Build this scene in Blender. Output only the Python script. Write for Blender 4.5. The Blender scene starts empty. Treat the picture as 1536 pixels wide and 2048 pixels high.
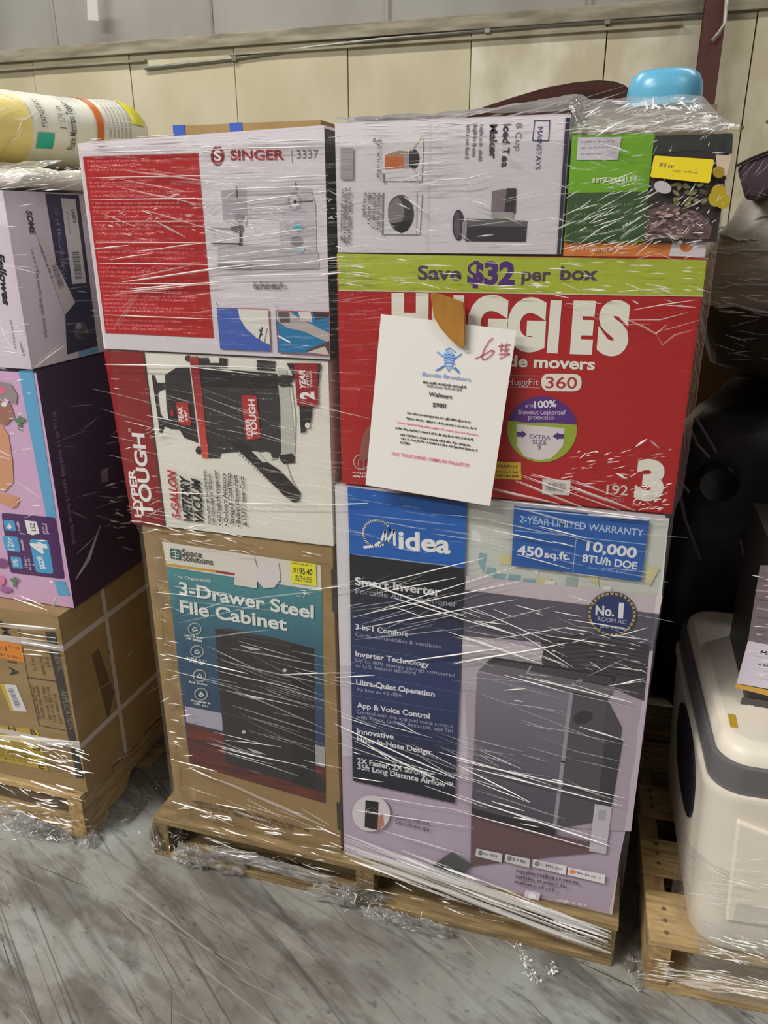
import bpy, bmesh, math, random
from mathutils import Vector, Matrix, noise
random.seed(7)
SC = bpy.context.scene
COL = SC.collection
# ------------------------------------------------------------------ camera
PW, PH, FPX = 1536, 2048, 1547.8
PITCH, YAW, ROLL = math.radians(20.614), math.radians(16.765), math.radians(-.196)
CAMP = Vector((0, -1.24, 1.4074))
_f = Vector((-math.sin(YAW)*math.cos(PITCH), math.cos(YAW)*math.cos(PITCH), -math.sin(PITCH)))
_r = Vector((math.cos(YAW), math.sin(YAW), 0)); _u = _r.cross(_f)
CR = math.cos(ROLL)*_r + math.sin(ROLL)*_u
CU = -math.sin(ROLL)*_r + math.cos(ROLL)*_u
cd = bpy.data.cameras.new('camera'); cam = bpy.data.objects.new('camera', cd); COL.objects.link(cam)
cd.sensor_fit = 'VERTICAL'; cd.sensor_height = 36; cd.lens = FPX/PH*36; cd.clip_start = .05; cd.clip_end = 60
cam.matrix_world = Matrix((( CR.x, CU.x, -_f.x, CAMP.x), (CR.y, CU.y, -_f.y, CAMP.y), (CR.z, CU.z, -_f.z, CAMP.z), (0, 0, 0, 1)))
SC.camera = cam
# ------------------------------------------------------------------ light
wd = bpy.data.worlds.new('warehouse_air'); SC.world = wd; wd.use_nodes = True
wd.node_tree.nodes['Background'].inputs[0].default_value = (1, .97, .92, 1)
wd.node_tree.nodes['Background'].inputs[1].default_value = .035
def strip_lamp(x, y, z, sx, sy, power):
    l = bpy.data.lights.new('ceiling_lamp', 'AREA'); l.shape = 'RECTANGLE'; l.size = sx; l.size_y = sy
    l.energy = power; l.color = (1, .975, .925)
    o = bpy.data.objects.new('ceiling_lamp', l); COL.objects.link(o); o.location = (x, y, z)
for yy, pw in ((-6.2, 260), (-3.0, 330), (3.1, 125)):
    for xx, k in ((-4.2, 1.75), (3.6, .36)) if yy < 0 else ((-4.2, 1.35), (2.4, 1.1)):
        strip_lamp(xx, yy, 5.6, 3.4, .35, pw*k)
SC.view_settings.view_transform = 'Standard'; SC.view_settings.look = 'None'
SC.view_settings.gamma = 1; SC.view_settings.use_curve_mapping = False
SC.view_settings.exposure = -0.2
# ------------------------------------------------------------------ helpers
def lin(c):
    c /= 255
    return c/12.92 if c <= .04045 else ((c+.055)/1.055)**2.4
def alb(rgb, k=1.25):
    return tuple(min(.88, lin(c)*k) for c in rgb) + (1,)
MATS = {}
def mat(name, rgb, rough=.45, spec=.4, k=1.25, metal=0):
    if name in MATS: return MATS[name]
    m = bpy.data.materials.new(name); m.use_nodes = True; b = m.node_tree.nodes['Principled BSDF']
    b.inputs['Base Color'].default_value = alb(rgb, k); b.inputs['Roughness'].default_value = rough
    b.inputs['Specular IOR Level'].default_value = spec; b.inputs['Metallic'].default_value = metal
    MATS[name] = m; return m
def P(*rgb, rough=.42):
    return mat('ink_%d_%d_%d' % rgb, rgb, rough)
def nodes(m): return m.node_tree.nodes, m.node_tree.links, m.node_tree.nodes['Principled BSDF']
def ramp(N, stops):
    r = N.new('ShaderNodeValToRGB'); e = r.color_ramp.elements
    while len(e) < len(stops): e.new(.5)
    for el, (p, c) in zip(e, stops): el.position = p; el.color = c
    return r
def noisy(name, a, b, scale, stretch=(1, 1, 1), rough=.6, bump=0, detail=5, spec=.3, lo=.35, hi=.65, coords='Object'):
    m = mat(name, a, rough, spec); N, L, B = nodes(m)
    tc = N.new('ShaderNodeTexCoord'); mp = N.new('ShaderNodeMapping'); mp.inputs['Scale'].default_value = stretch
    n = N.new('ShaderNodeTexNoise'); n.inputs['Scale'].default_value = scale; n.inputs['Detail'].default_value = detail
    r = ramp(N, ((lo, alb(a)), (hi, alb(b))))
    L.new(tc.outputs[coords], mp.inputs[0]); L.new(mp.outputs[0], n.inputs['Vector']); L.new(n.outputs['Fac'], r.inputs[0]); L.new(r.outputs[0], B.inputs['Base Color'])
    if bump:
        bp = N.new('ShaderNodeBump'); bp.inputs['Strength'].default_value = bump; bp.inputs['Distance'].default_value = .01
        L.new(n.outputs['Fac'], bp.inputs['Height']); L.new(bp.outputs[0], B.inputs['Normal'])
    return m
def zgrad(name, stops, z0, z1, axis=2, rough=.42):
    m = mat(name, (128, 128, 128), rough); N, L, B = nodes(m)
    tc = N.new('ShaderNodeTexCoord'); s = N.new('ShaderNodeSeparateXYZ'); mr = N.new('ShaderNodeMapRange')
    mr.inputs['From Min'].default_value = z0; mr.inputs['From Max'].default_value = z1
    r = ramp(N, [(p, alb(c)) for p, c in stops])
    L.new(tc.outputs['Object'], s.inputs[0]); L.new(s.outputs[axis], mr.inputs['Value']); L.new(mr.outputs[0], r.inputs[0]); L.new(r.outputs[0], B.inputs['Base Color'])
    return m
WL = {}
def empty(name, loc, label, cat, group=None):
    o = bpy.data.objects.new(name, None); COL.objects.link(o); o.location = loc; o.empty_display_size = .1
    o['label'] = label; o['category'] = cat
    if group: o['group'] = group
    WL[o.name] = Vector(loc); return o
def tag(o, label=None, cat=None, group=None, kind=None):
    if label: o['label'] = label
    if cat: o['category'] = cat
    if group: o['group'] = group
    if kind: o['kind'] = kind
    return o
class MB:
    def __init__(s): s.v = []; s.f = []; s.m = []; s.mats = []; s.smooth = False
    def mi(s, m):
        if m not in s.mats: s.mats.append(m)
        return s.mats.index(m)
    def add(s, vs, fs, m):
        k = len(s.v); s.v += [Vector(v) for v in vs]; i = s.mi(m)
        for f in fs: s.f.append([k+j for j in f]); s.m.append(i)
    def box(s, x0, x1, y0, y1, z0, z1, m, T=None):
        vs = [Vector((x, y, z)) for z in (z0, z1) for y in (y0, y1) for x in (x0, x1)]
        if T: vs = [T(v) for v in vs]
        s.add(vs, [(0, 2, 3, 1), (4, 5, 7, 6), (0, 1, 5, 4), (2, 6, 7, 3), (0, 4, 6, 2), (1, 3, 7, 5)], m)
    def tube(s, pts, r, m, n=8, cap=True):
        pts = [Vector(p) for p in pts]; vs = []; fs = []
        rs = r if isinstance(r, (list, tuple)) else [r]*len(pts)
        for i, p in enumerate(pts):
            d = (pts[min(i+1, len(pts)-1)]-pts[max(i-1, 0)]).normalized()
            a = d.orthogonal().normalized() if abs(d.z) > .9 else d.cross(Vector((0, 0, 1))).normalized()
            b = d.cross(a)
            for k in range(n):
                t = 2*math.pi*k/n; vs.append(p+rs[i]*(math.cos(t)*a+math.sin(t)*b))
        for i in range(len(pts)-1):
            for k in range(n): fs.append((i*n+k, i*n+(k+1) % n, (i+1)*n+(k+1) % n, (i+1)*n+k))
        if cap: fs += [tuple(range(n))[::-1], tuple(range((len(pts)-1)*n, len(pts)*n))]
        s.add(vs, fs, m)
    def build(s, name, parent=None, label=None, bevel=0, smooth=None, subdiv=0, thick=0):
        me = bpy.data.meshes.new(name); o = bpy.data.objects.new(name, me); COL.objects.link(o)
        w = Vector((0, 0, 0))
        if parent: w = WL[parent.name]; o.parent = parent
        WL[o.name] = w
        me.from_pydata([v-w for v in s.v], [], s.f)
        for m in s.mats: me.materials.append(m)
        me.polygons.foreach_set('material_index', s.m)
        if smooth if smooth is not None else s.smooth: me.polygons.foreach_set('use_smooth', [True]*len(s.f))
        if bevel:
            b = o.modifiers.new('b', 'BEVEL'); b.width = bevel; b.segments = 2; b.limit_method = 'ANGLE'
        if subdiv:
            b = o.modifiers.new('s', 'SUBSURF'); b.levels = subdiv; b.render_levels = subdiv
        if thick:
            b = o.modifiers.new('t', 'SOLIDIFY'); b.thickness = thick
        me.update()
        if label: o['label'] = label
        return o
def ray(px, py): return _f + CR*((px-PW/2)/FPX) - CU*((py-PH/2)/FPX)
class Face:
    """A flat face of a box: point O, in-plane unit axes u (to the reader's right) and v (up); photo measurements are projected onto it."""
    def __init__(s, O, u, v, vmin=-9): s.vmin = vmin; s.O = Vector(O); s.u = Vector(u).normalized(); s.v = Vector(v).normalized(); s.n = s.u.cross(s.v); s.d = .0006
    def uv(s, p):
        d = ray(*p); t = (s.O-CAMP).dot(s.n)/d.dot(s.n); q = CAMP+d*t-s.O
        return Vector((q.dot(s.u), max(s.vmin, q.dot(s.v))))
    def at(s, uv, d=None): return s.O+s.u*uv[0]+s.v*uv[1]+s.n*(s.d if d is None else d)
    def px(s, p, d=0): return s.at(s.uv(p), d)
_TXT = {}
def glyphs(txt, bold=0, shear=0):
    key = (txt, bold, shear)
    if key not in _TXT:
        c = bpy.data.curves.new('t', 'FONT'); c.body = txt; c.size = 1; c.offset = bold; c.shear = shear; c.resolution_u = 5; c.fill_mode = 'FRONT'
        o = bpy.data.objects.new('t', c); me = bpy.data.meshes.new_from_object(o)
        vs = [(v.co.x, v.co.y) for v in me.vertices]; fs = [tuple(p.vertices) for p in me.polygons]
        bpy.data.objects.remove(o); bpy.data.curves.remove(c); bpy.data.meshes.remove(me)
        _TXT[key] = (vs, fs)
    return _TXT[key]
CAPH = max(v[1] for v in glyphs('H')[0])
class Pr:
    """Flat printing on one face, collected into one mesh."""
    def __init__(s, face): s.F = face; s.mb = MB()
    def step(s): s.F.d += .00010
    def uvpoly(s, uvs, m):
        s.step(); a = sum(uvs[i-1][0]*uvs[i][1]-uvs[i][0]*uvs[i-1][1] for i in range(len(uvs)))
        if a < 0: uvs = uvs[::-1]
        s.mb.add([s.F.at(q) for q in uvs], [tuple(range(len(uvs)))], m)
    def poly(s, pts, m): s.uvpoly([s.F.uv(p) for p in pts], m)
    def ell(s, c, rx, ry, m, rot=0, n=28, a0=0, a1=360):
        pts = []
        for k in range(n+(a1-a0 < 360)):
            t = math.radians(a0+(a1-a0)*k/n); x, y = rx*math.cos(t), ry*math.sin(t); r = math.radians(rot)
            pts.append((c[0]+x*math.cos(r)-y*math.sin(r), c[1]+x*math.sin(r)+y*math.cos(r)))
        s.poly(pts, m)
    def rrect(s, q, r, m, n=4):
        q = [s.F.uv(p) for p in q]; out = []
        for i in range(4):
            p, a, b = q[i], q[i-1], q[(i+1) % 4]; ra = (a-p).normalized()*r; rb = (b-p).normalized()*r
            for k in range(n+1):
                t = k/n; out.append((p+ra)*(1-t)**2+p*2*t*(1-t)+(p+rb)*t*t)
        s.uvpoly(out, m)
    def line(s, pts, w, m, closed=False):
        """stroke of width w px along a photo polyline"""
        q = [s.F.uv(p) for p in pts]; sc = (s.F.uv((pts[0][0]+5, pts[0][1]))-q[0]).length/5*w/2; s.F.d += .00002
        if closed: q = q+[q[0]]
        for a, b in zip(q, q[1:]):
            d = b-a
            if d.length < 1e-7: continue
            d.normalize(); nn = Vector((-d.y, d.x))*sc; e = d*sc*.5
            s.mb.add([s.F.at(x) for x in (a-nn-e, b-nn+e, b+nn+e, a+nn-e)], [(0, 1, 2, 3)], m)
    def ring(s, c, rx, ry, w, m, a0=0, a1=360, n=30):
        s.line([(c[0]+rx*math.cos(math.radians(a0+(a1-a0)*k/n)), c[1]+ry*math.sin(math.radians(a0+(a1-a0)*k/n))) for k in range(n+1)], w, m)
    def frame(s, p0, p1, cap):
        a, b = s.F.uv(p0), s.F.uv(p1); d = b-a; w = d.length; d.normalize(); nn = Vector((-d.y, d.x))
        ex, ey = p1[0]-p0[0], p1[1]-p0[1]; l = math.hypot(ex, ey)
        up = s.F.uv((p0[0]+ey/l*cap, p0[1]-ex/l*cap))-a
        return a, d, nn, w, abs(up.dot(nn))
    def text(s, txt, p0, p1, cap, m, bold=0, shear=0, wide=True):
        vs, fs = glyphs(txt, bold, shear); a, d, nn, w, h = s.frame(p0, p1, cap)
        x0 = min(v[0] for v in vs); x1 = max(v[0] for v in vs); sx = w/(x1-x0); sy = h/CAPH
        dd = s.F.d+.00007
        s.mb.add([s.F.at(a+d*((v[0]-x0)*sx)+nn*(v[1]*sy), dd) for v in vs], fs, m)
    def small(s, p0, p1, cap, m, seed=0, fill=1):
        """a line of print too small to read"""
        R = random.Random(seed*7919+int(p0[0]*31+p0[1]*17)); a, d, nn, w, h = s.frame(p0, p1, cap); x = 0; dd = s.F.d+.00007; pit = h*.62
        while x < w*fill:
            for _ in range(R.randint(2, 8)):
                if x+pit > w: break
                y0 = -.28*h if R.random() < .12 else 0; y1 = h if R.random() < .3 else h*.72; ww = pit*R.choice((.35, .7, .75, .8)); 
                q = [(x, y0), (x+ww, y0), (x+ww, y1), (x, y1)]
                s.mb.add([s.F.at(a+d*e+nn*g, dd) for e, g in q], [(0, 1, 2, 3)], m); x += pit
            x += pit*.7
            if w < pit: break
    def bars(s, p0, p1, cap, m, seed=0):
        """a bar code: thin bars across the line p0-p1"""
        R = random.Random(seed+5); a, d, nn, w, h = s.frame(p0, p1, cap); x = 0; dd = s.F.d+.00007
        while x < w:
            t = w*R.choice((.012, .02, .03)); s.mb.add([s.F.at(a+d*e+nn*g, dd) for e, g in ((x, 0), (x+t, 0), (x+t, h), (x, h))], [(0, 1, 2, 3)], m); x += t+w*R.choice((.012, .02, .03))
    def build(s, name, parent, label=None): return s.mb.build(name, parent, label)
def carton(name, label, b, m, group=None, cat='box', bevel=.003, sag=.003, seed=1, sides=None, tilt=0):
    """a closed carton: slightly bulged body with top flaps that meet in a seam"""
    x0, x1, y0, y1, z0, z1 = b; root = empty(name, ((x0+x1)/2, (y0+y1)/2, z0), label, cat, group)
    mb = MB(); n = 6; R = random.Random(seed); sides = sides or {}
    ft = .004; zt = z1-ft
    def grid(o, a, c, mm, out):
        vs = []
        for j in range(n+1):
            for i in range(n+1):
                u, v = i/n, j/n; k = 16*u*(1-u)*v*(1-v); p = Vector(o)+Vector(a)*u+Vector(c)*v; vs.append(p+Vector(out)*k*sag*.0)
        mb.add(vs, [(j*(n+1)+i, j*(n+1)+i+1, (j+1)*(n+1)+i+1, (j+1)*(n+1)+i) for j in range(n) for i in range(n)], mm)
    w, d, h = x1-x0, y1-y0, zt-z0
    grid((x0, y0, z0), (w, 0, 0), (0, 0, h), sides.get('front', m), (0, -1, 0)); grid((x1, y1, z0), (-w, 0, 0), (0, 0, h), sides.get('back', m), (0, 1, 0))
    grid((x1, y0, z0), (0, d, 0), (0, 0, h), sides.get('right', m), (1, 0, 0)); grid((x0, y1, z0), (0, -d, 0), (0, 0, h), sides.get('left', m), (-1, 0, 0))
    mb.add([(x0, y0, z0), (x0, y1, z0), (x1, y1, z0), (x1, y0, z0)], [(0, 1, 2, 3)], m); mb.add([(x0, y0, zt), (x1, y0, zt), (x1, y1, zt), (x0, y1, zt)], [(0, 1, 2, 3)], m)
    if tilt:
        for v in mb.v: v.z += tilt*(v.x-x0)/(x1-x0)*(v.z-z0)/(z1-z0)
    mb.build('body', root)
    ym = (y0+y1)/2
    for a, c in ((y0, ym-.0015), (ym+.0015, y1)):
        fb = MB(); fb.box(x0, x1, a, c, zt, z1, sides.get('top', m))
        for v in fb.v: v.z += tilt*(v.x-x0)/(x1-x0)
        fb.build('top_flap', root)
    return root
FY = (0, -1, 0)
def front(y): return Face((0, y, 0), (1, 0, 0), (0, 0, 1))
def rside(x): return Face((x, 0, 0), (0, 1, 0), (0, 0, 1))

# ------------------------------------------------------------------ shared materials
kraft = noisy('kraft_board', (140, 115, 75), (149, 124, 84), 9, (1, 1, 3), .7, .05)
wood = noisy('pallet_wood', (172, 148, 106), (136, 112, 76), 6, (2, 14, 14), .75, .15)
wood2 = noisy('pallet_wood_along', (162, 136, 94), (122, 100, 68), 6, (14, 2, 14), .75, .15)
wood_old = noisy('pallet_wood_weathered', (120, 98, 66), (88, 72, 50), 6, (2, 14, 14), .8, .2)
white = mat('white_board', (208, 202, 205), .4)
lilacw = mat('lilac_white_board', (199, 191, 197), .4)
black = mat('black_ink', (22, 20, 22), .4)
navy = mat('navy_ink', (34, 38, 66), .4)
red = mat('red_ink', (164, 20, 22), .38)
dred = mat('dark_red_ink', (138, 30, 34), .4)
WHT = mat('white_ink', (226, 222, 216), .4)
GRY = mat('grey_ink', (110, 104, 108), .4)
LGR = mat('pale_grey_ink', (172, 166, 170), .4)
# ------------------------------------------------------------------ the setting
def floor_material():
    m = mat('sealed_concrete', (128, 126, 120), .38, .35); N, L, B = nodes(m)
    tc = N.new('ShaderNodeTexCoord')
    def nz(scale, st, rot, detail=6, rough=.6):
        mp = N.new('ShaderNodeMapping'); mp.inputs['Scale'].default_value = st; mp.inputs['Rotation'].default_value = (0, 0, math.radians(rot))
        mr = N.new('ShaderNodeMapping'); mr.inputs['Rotation'].default_value = (0, 0, math.radians(rot))
        mp.inputs['Rotation'].default_value = (0, 0, 0)
        n = N.new('ShaderNodeTexNoise'); n.inputs['Scale'].default_value = scale; n.inputs['Detail'].default_value = detail; n.inputs['Roughness'].default_value = rough
        L.new(tc.outputs['Object'], mr.inputs[0]); L.new(mr.outputs[0], mp.inputs[0]); L.new(mp.outputs[0], n.inputs['Vector']); return n
    def mix(a, colr, fac, kind='MIX'):
        x = N.new('ShaderNodeMixRGB'); x.blend_type = kind; L.new(a, x.inputs[1]); x.inputs[2].default_value = colr; L.new(fac, x.inputs[0]); return x.outputs[0]
    b0 = nz(2.2, (1, 1, 1), 0); r0 = ramp(N, ((.36, alb((104, 101, 95))), (.5, alb((130, 128, 122))), (.62, alb((140, 144, 140))))); L.new(b0.outputs['Fac'], r0.inputs[0]); c = r0.outputs[0]
    for sc, st, rot, lo, hi, colr, amt in ((5, (.7, 1.8, 1), 24, .49, .60, (80, 73, 66), .65), (16, (.5, 1.4, 1), 20, .52, .64, (78, 73, 68), .5), (2.6, (.3, 6, 1), 30, .57, .66, (62, 59, 56), .5), (5, (.22, 8, 1), 17, .58, .66, (66, 63, 60), .4), (6, (.16, 16, 1), 36, .60, .64, (66, 62, 58), .6),
                                        (4, (.2, 16, 1), 20, .61, .65, (158, 152, 142), .45), (5, (.16, 17, 1), 10, .615, .65, (150, 145, 136), .4), (34, (.7, 1.3, 1), 20, .60, .7, (60, 56, 52), .6)):
        n = nz(sc, st, rot); r = ramp(N, ((lo, (0, 0, 0, 1)), (hi, (amt, amt, amt, 1)))); L.new(n.outputs['Fac'], r.inputs[0]); c = mix(c, alb(colr), r.outputs[0])
    L.new(c, B.inputs['Base Color'])
    n = nz(14, (1, 1, 1), 0); rr = ramp(N, ((.3, (.3, .3, .3, 1)), (.7, (.55, .55, .55, 1)))); L.new(n.outputs['Fac'], rr.inputs[0]); L.new(rr.outputs[0], B.inputs['Roughness'])
    bp = N.new('ShaderNodeBump'); bp.inputs['Strength'].default_value = .08; bp.inputs['Distance'].default_value = .004; L.new(n.outputs['Fac'], bp.inputs['Height']); L.new(bp.outputs[0], B.inputs['Normal'])
    return m
mb = MB(); mb.box(-9, 5, -7, 6, -.1, 0, floor_material()); o = mb.build('floor'); tag(o, kind='structure'); WL['floor'] = Vector((0, 0, 0))
mb = MB(); R = random.Random(77); marks = [mat('floor_mark_%d' % k, c, .45) for k, c in enumerate(((84, 80, 76), (72, 68, 64), (142, 138, 130), (152, 146, 136), (98, 93, 87)))]
for _ in range(80):
    x, y = R.uniform(-1.6, .5), R.uniform(-.7, .05); a = math.radians(R.choice((R.gauss(-19, 6), R.gauss(-30, 6), R.gauss(-12, 5), R.gauss(-45, 12)))); l = R.uniform(.04, .36)*R.uniform(.4, 1); w = R.uniform(.0004, .0016); n = 5; q = []
    cv = R.uniform(-.04, .04); m = R.choice(marks)
    for i in range(n+1):
        t = i/n; ww = w*math.sin(math.pi*min(.95, max(.05, t)))*R.uniform(.6, 1.2); px_, py_ = x+l*t*math.cos(a)-cv*l*t*t*math.sin(a), y+l*t*math.sin(a)+cv*l*t*t*math.cos(a)
        q += [(px_+ww*math.sin(a), py_-ww*math.cos(a), .0003), (px_-ww*math.sin(a), py_+ww*math.cos(a), .0003)]
    mb.add(q, [(2*i, 2*i+2, 2*i+3, 2*i+1) for i in range(n)], m)
tag(mb.build('scratch_marks', o), kind='stuff')
YW = 5.5
panel_m = noisy('painted_wall_panel', (190, 180, 150), (206, 198, 172), 1.6, (1, 1, .6), .5, .03, 8, .35, .42, .72)
panel_s = noisy('chalky_wall_panel', (186, 176, 148), (218, 211, 192), 2.6, (1, 1, .7), .5, .03, 9, .35, .42, .62)
girt_m = noisy('painted_girt', (164, 156, 136), (124, 116, 100), 3, (1, 1, 6), .6, .03)
upper_m = noisy('grey_insulation_facing', (160, 157, 150), (142, 138, 132), 1.2, (1, 1, .4), .55, .05)
mb = MB(); mb.box(-9, 5, YW+.06, YW+.2, 0, 4.6, upper_m); wall = tag(mb.build('wall_back'), kind='structure'); WL[wall.name] = Vector((0, 0, 0))
xs = [-8.35+1.005*k for k in range(14)]
for i, (a, c) in enumerate(zip(xs, xs[1:])):
    mb = MB(); mb.box(a+.004, c-.004, YW-.01-.006*(i % 2), YW+.06, 0, 2.765, panel_s if a > -1.4 else panel_m); mb.build('wall_panel', wall, bevel=.003)
for k in range(9):
    x = -8.2+1.55*k; mb = MB(); mb.tube([(x, YW+.055, 2.86), (x, YW+.055, 4.6)], .022, upper_m, 6); mb.build('facing_seam', wall)
mb = MB(); mb.box(-9, 5, YW-.03, YW+.055, 2.766, 2.80, girt_m); mb.box(-9, 5, YW-.055, YW-.03, 2.765, 2.862, girt_m); mb.box(-9, 5, YW-.03, YW+.055, 2.835, 2.862, girt_m)
tag(mb.build('trim_1', bevel=.004), kind='structure')
for a, c in ((-9, -4.15), (-3.35, .2)):
    mb = MB(); mb.box(a, c, YW-.055, YW-.012, 2.70, 2.716, girt_m); tag(mb.build('trim_2'), kind='structure')
scr = mat('screw_head', (96, 84, 70), .5)
for i in range(11):
    x = xs[i]+.17
    for k in range(5):
        mb = MB(); xx = x+.21*k; zz = 2.02+.05*math.sin(i*3+k); mb.tube([(xx, YW-.022, zz), (xx, YW-.009, zz)], .012, scr, 6); mb.build('screw_head', wall)
steel = mat('oxide_red_steel', (78, 44, 38), .45)
c0 = empty('steel_column', (.40, YW-.2, 0), 'dark oxide red steel column standing against the beige wall', 'column')
for nm, a in (('front_flange', (.33, .47, YW-.30, YW-.285)), ('rear_flange', (.33, .47, YW-.115, YW-.1)), ('web', (.392, .408, YW-.285, YW-.115))):
    mb = MB(); mb.box(*a, 0, 4.6, steel); mb.build(nm, c0, bevel=.002)
mb = MB(); mb.tube([(.40, YW-.2, 1.6), (.40, YW-.2, 1.61)], .01, steel); mb = MB(); mb.box(.29, .51, YW-.34, YW-.06, 0, .02, steel); mb.build('base_plate', c0)
gal = mat('galvanised_pipe', (120, 118, 108), .4, .5, metal=.4)
pb = lambda px, py, y=YW-.034: tuple(Face((0, y, 0), (1, 0, 0), (0, 0, 1)).px((px, py)))
r = empty('conduit_pipe', pb(900, 64), 'long thin grey conduit rising to the right across the beige wall', 'pipe')
mb = MB(); mb.tube([pb(290, 137), pb(470, 117), pb(620, 95), pb(768, 78), pb(1100, 50), pb(1408, 31)], .014, gal); mb.build('pipe', r)
for px, py in ((470, 117), (975, 60), (1215, 43)):
    q = Vector(pb(px, py)); mb = MB(); mb.box(q.x-.02, q.x+.02, q.y-.018, YW-.018, q.z-.02, q.z+.02, gal); mb.build('pipe_clamp', r)
q0 = [Vector(pb(x, y, YW-.35)) for x, y in ((1456, -25), (1452, 15), (1449, 45), (1438, 66), (1424, 82))]
mb = MB(); mb.tube(q0, .013, mat('flexible_conduit', (170, 166, 156), .35, .5, metal=.3)); tag(mb.build('flexible_conduit', smooth=True), 'curved silver flexible conduit beside the red column at the top', 'cable')
mb = MB(); F = Face((0, YW-.14, 0), (1, 0, 0), (0, 0, 1)); q = [F.px(p) for p in ((173, -30), (193, -30), (197, 42), (175, 40))]; mb.add(q+[v+Vector((0, .004, 0)) for v in q], [(0, 3, 2, 1), (4, 5, 6, 7), (0, 1, 5, 4), (1, 2, 6, 5), (2, 3, 7, 6), (3, 0, 4, 7)], mat('tag_paper', (196, 192, 190)))
tag(mb.build('paper_tag'), 'white paper tag hanging from above at the top left of the wall', 'tag')
# ------------------------------------------------------------------ pallets
def pallet(x0, w, y0, d, h, label, rot=0, woods=(wood, wood2), seed=1, nails=False):
    R = random.Random(seed); piv = Vector((x0, y0, 0)); M = Matrix.Rotation(math.radians(rot), 3, 'Z')
    T = lambda v: piv+M @ (Vector(v))
    root = empty('wooden_pallet', T((w/2, d/2, 0)), label, 'pallet', 'wooden pallets under the stacks')
    n = 7; bw = .095; t = .017
    for k in range(n):
        y = k*(d-bw)/(n-1); j = R.uniform(-.004, .004); mb = MB()
        mb.box(j, w+R.uniform(-.006, .004), y, y+bw+(.03 if k == 0 else 0), h-t, h-R.uniform(0, .002), woods[0], T); mb.build('deck_board', root, bevel=.002)
        if nails and k < 6:
            for a in (.022, .05, .078):
                nb = MB(); c = T((.03, y+a, h)); nb.tube([c-Vector((0, 0, .003)), c+Vector((0, 0, .0016))], .0042, scr, 6); nb.build('nail', root)
    for k, x in enumerate((0, w/2-.02, w-.04)):
        zb, zt = t+.001, h-t-.001; y1 = d; mb = MB(); a, b = .16, .40
        prof = [(0, zb), (a, zb), (a+.035, zb+.04), (b-.035, zb+.04), (b, zb), (d-b, zb), (d-b+.035, zb+.04), (d-a-.035, zb+.04), (d-a, zb), (d, zb), (d, zt), (0, zt)]
        m_ = len(prof); vs = [T((x, p[0], p[1])) for p in prof]+[T((x+.04, p[0], p[1])) for p in prof]
        mb.add(vs, [tuple(range(m_)), tuple(range(m_, 2*m_))[::-1]]+[(i, i+m_, (i+1) % m_+m_, (i+1) % m_) for i in range(m_)], woods[1])
        mb.build('stringer', root)
    for k in range(5):
        y = k*(d-.09)/4; mb = MB(); mb.box(R.uniform(-.002, .004), w, y, y+.09, 0, t, woods[0], T); mb.build('bottom_board', root, bevel=.002)
    return root
pallet(-.935, 1.043, -.022, 1.02, .112, 'wooden pallet under the tall central stack of wrapped cartons', woods=(noisy('pallet_wood_brown', (136, 115, 80), (102, 86, 60), 6, (2, 14, 14), .75, .15), noisy('pallet_wood_brown_along', (118, 99, 68), (90, 74, 52), 6, (14, 2, 14), .75, .15)), seed=2)
pallet(-2.14, 1.02, -.03, 1.15, .13, 'wooden pallet under the strapped kraft carton on the left', seed=3)
pallet(.168, 1.0, -.052, 1.15, .13, 'pale wooden pallet with bare nailed boards under the white cooler', rot=3.0, seed=4, nails=True)

# ------------------------------------------------------------------ central stack
# portable air conditioner carton
ZP = .113
midea = carton('air_conditioner_carton', 'tall white and lilac portable air conditioner carton, bottom right of the central stack', (-.466, .098, 0, .46, ZP, .962), lilacw, seed=3)
F = Face((0, 0, 0), (1, 0, 0), (0, 0, 1), ZP+.001)
pr = Pr(F)
pr.poly([(672, 971), (1339, 1036), (1290, 1385), (680, 1330)], P(206, 203, 206)); 
pr.poly([(684, 1512), (1264, 1600), (1216, 1826), (688, 1703)], P(176, 160, 178)); pr.poly([(680, 1330), (1290, 1385), (1268, 1560), (684, 1512)], P(192, 182, 194))
pr.build('shaded_ground_print', midea)  # ground print steps darker downward, with the light's falloff put into its tones
pr = Pr(F)
pr.poly([(935, 1005), (1337, 1041), (1322, 1205), (931, 1172)], P(190, 192, 184))
rr = random.Random(3)
for k in range(26):
    x = 945+k*14.5; y = 1030+(x-935)*.088+rr.uniform(0, 120); c = rr.choice(((150, 166, 160), (176, 182, 172), (196, 188, 140), (130, 160, 168), (206, 208, 204), (168, 178, 158)))
    if x < 1300: pr.poly([(x, y), (x+rr.uniform(10, 30), y+2), (x+rr.uniform(5, 22), y+rr.uniform(15, 42)), (x-3, y+rr.uniform(10, 30))], P(*c))
pr.poly([(932, 1150), (1325, 1190), (1318, 1226), (930, 1178)], P(188, 178, 182))
pr.poly([(930, 1178), (1318, 1226), (1306, 1300), (1080, 1290), (926, 1270)], P(88, 82, 96))
pr.poly([(926, 1270), (1306, 1300), (1288, 1450), (1262, 1660), (943, 1640)], P(168, 154, 166))
pr.poly([(943, 1625), (1210, 1690), (1198, 1702), (1090, 1712), (1010, 1722), (942, 1730)], P(104, 78, 82))
pr.build('room_picture', midea)
pr = Pr(F)
pr.poly([(1080, 1262), (1300, 1290), (1288, 1400), (1215, 1370), (1085, 1330)], P(66, 62, 68))
for k in range(9): pr.line([(1090+k*4, 1276+k*8), (1190, 1266+k*9), (1296-k, 1290+k*8)], 2, P(38, 36, 42))
pr.poly([(925, 1272), (1088, 1296), (1083, 1318), (925, 1300)], P(196, 188, 192))
pr.poly([(925, 1300), (1083, 1318), (1010, 1322), (960, 1338), (953, 1380), (924, 1376)], P(172, 164, 172))
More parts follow.
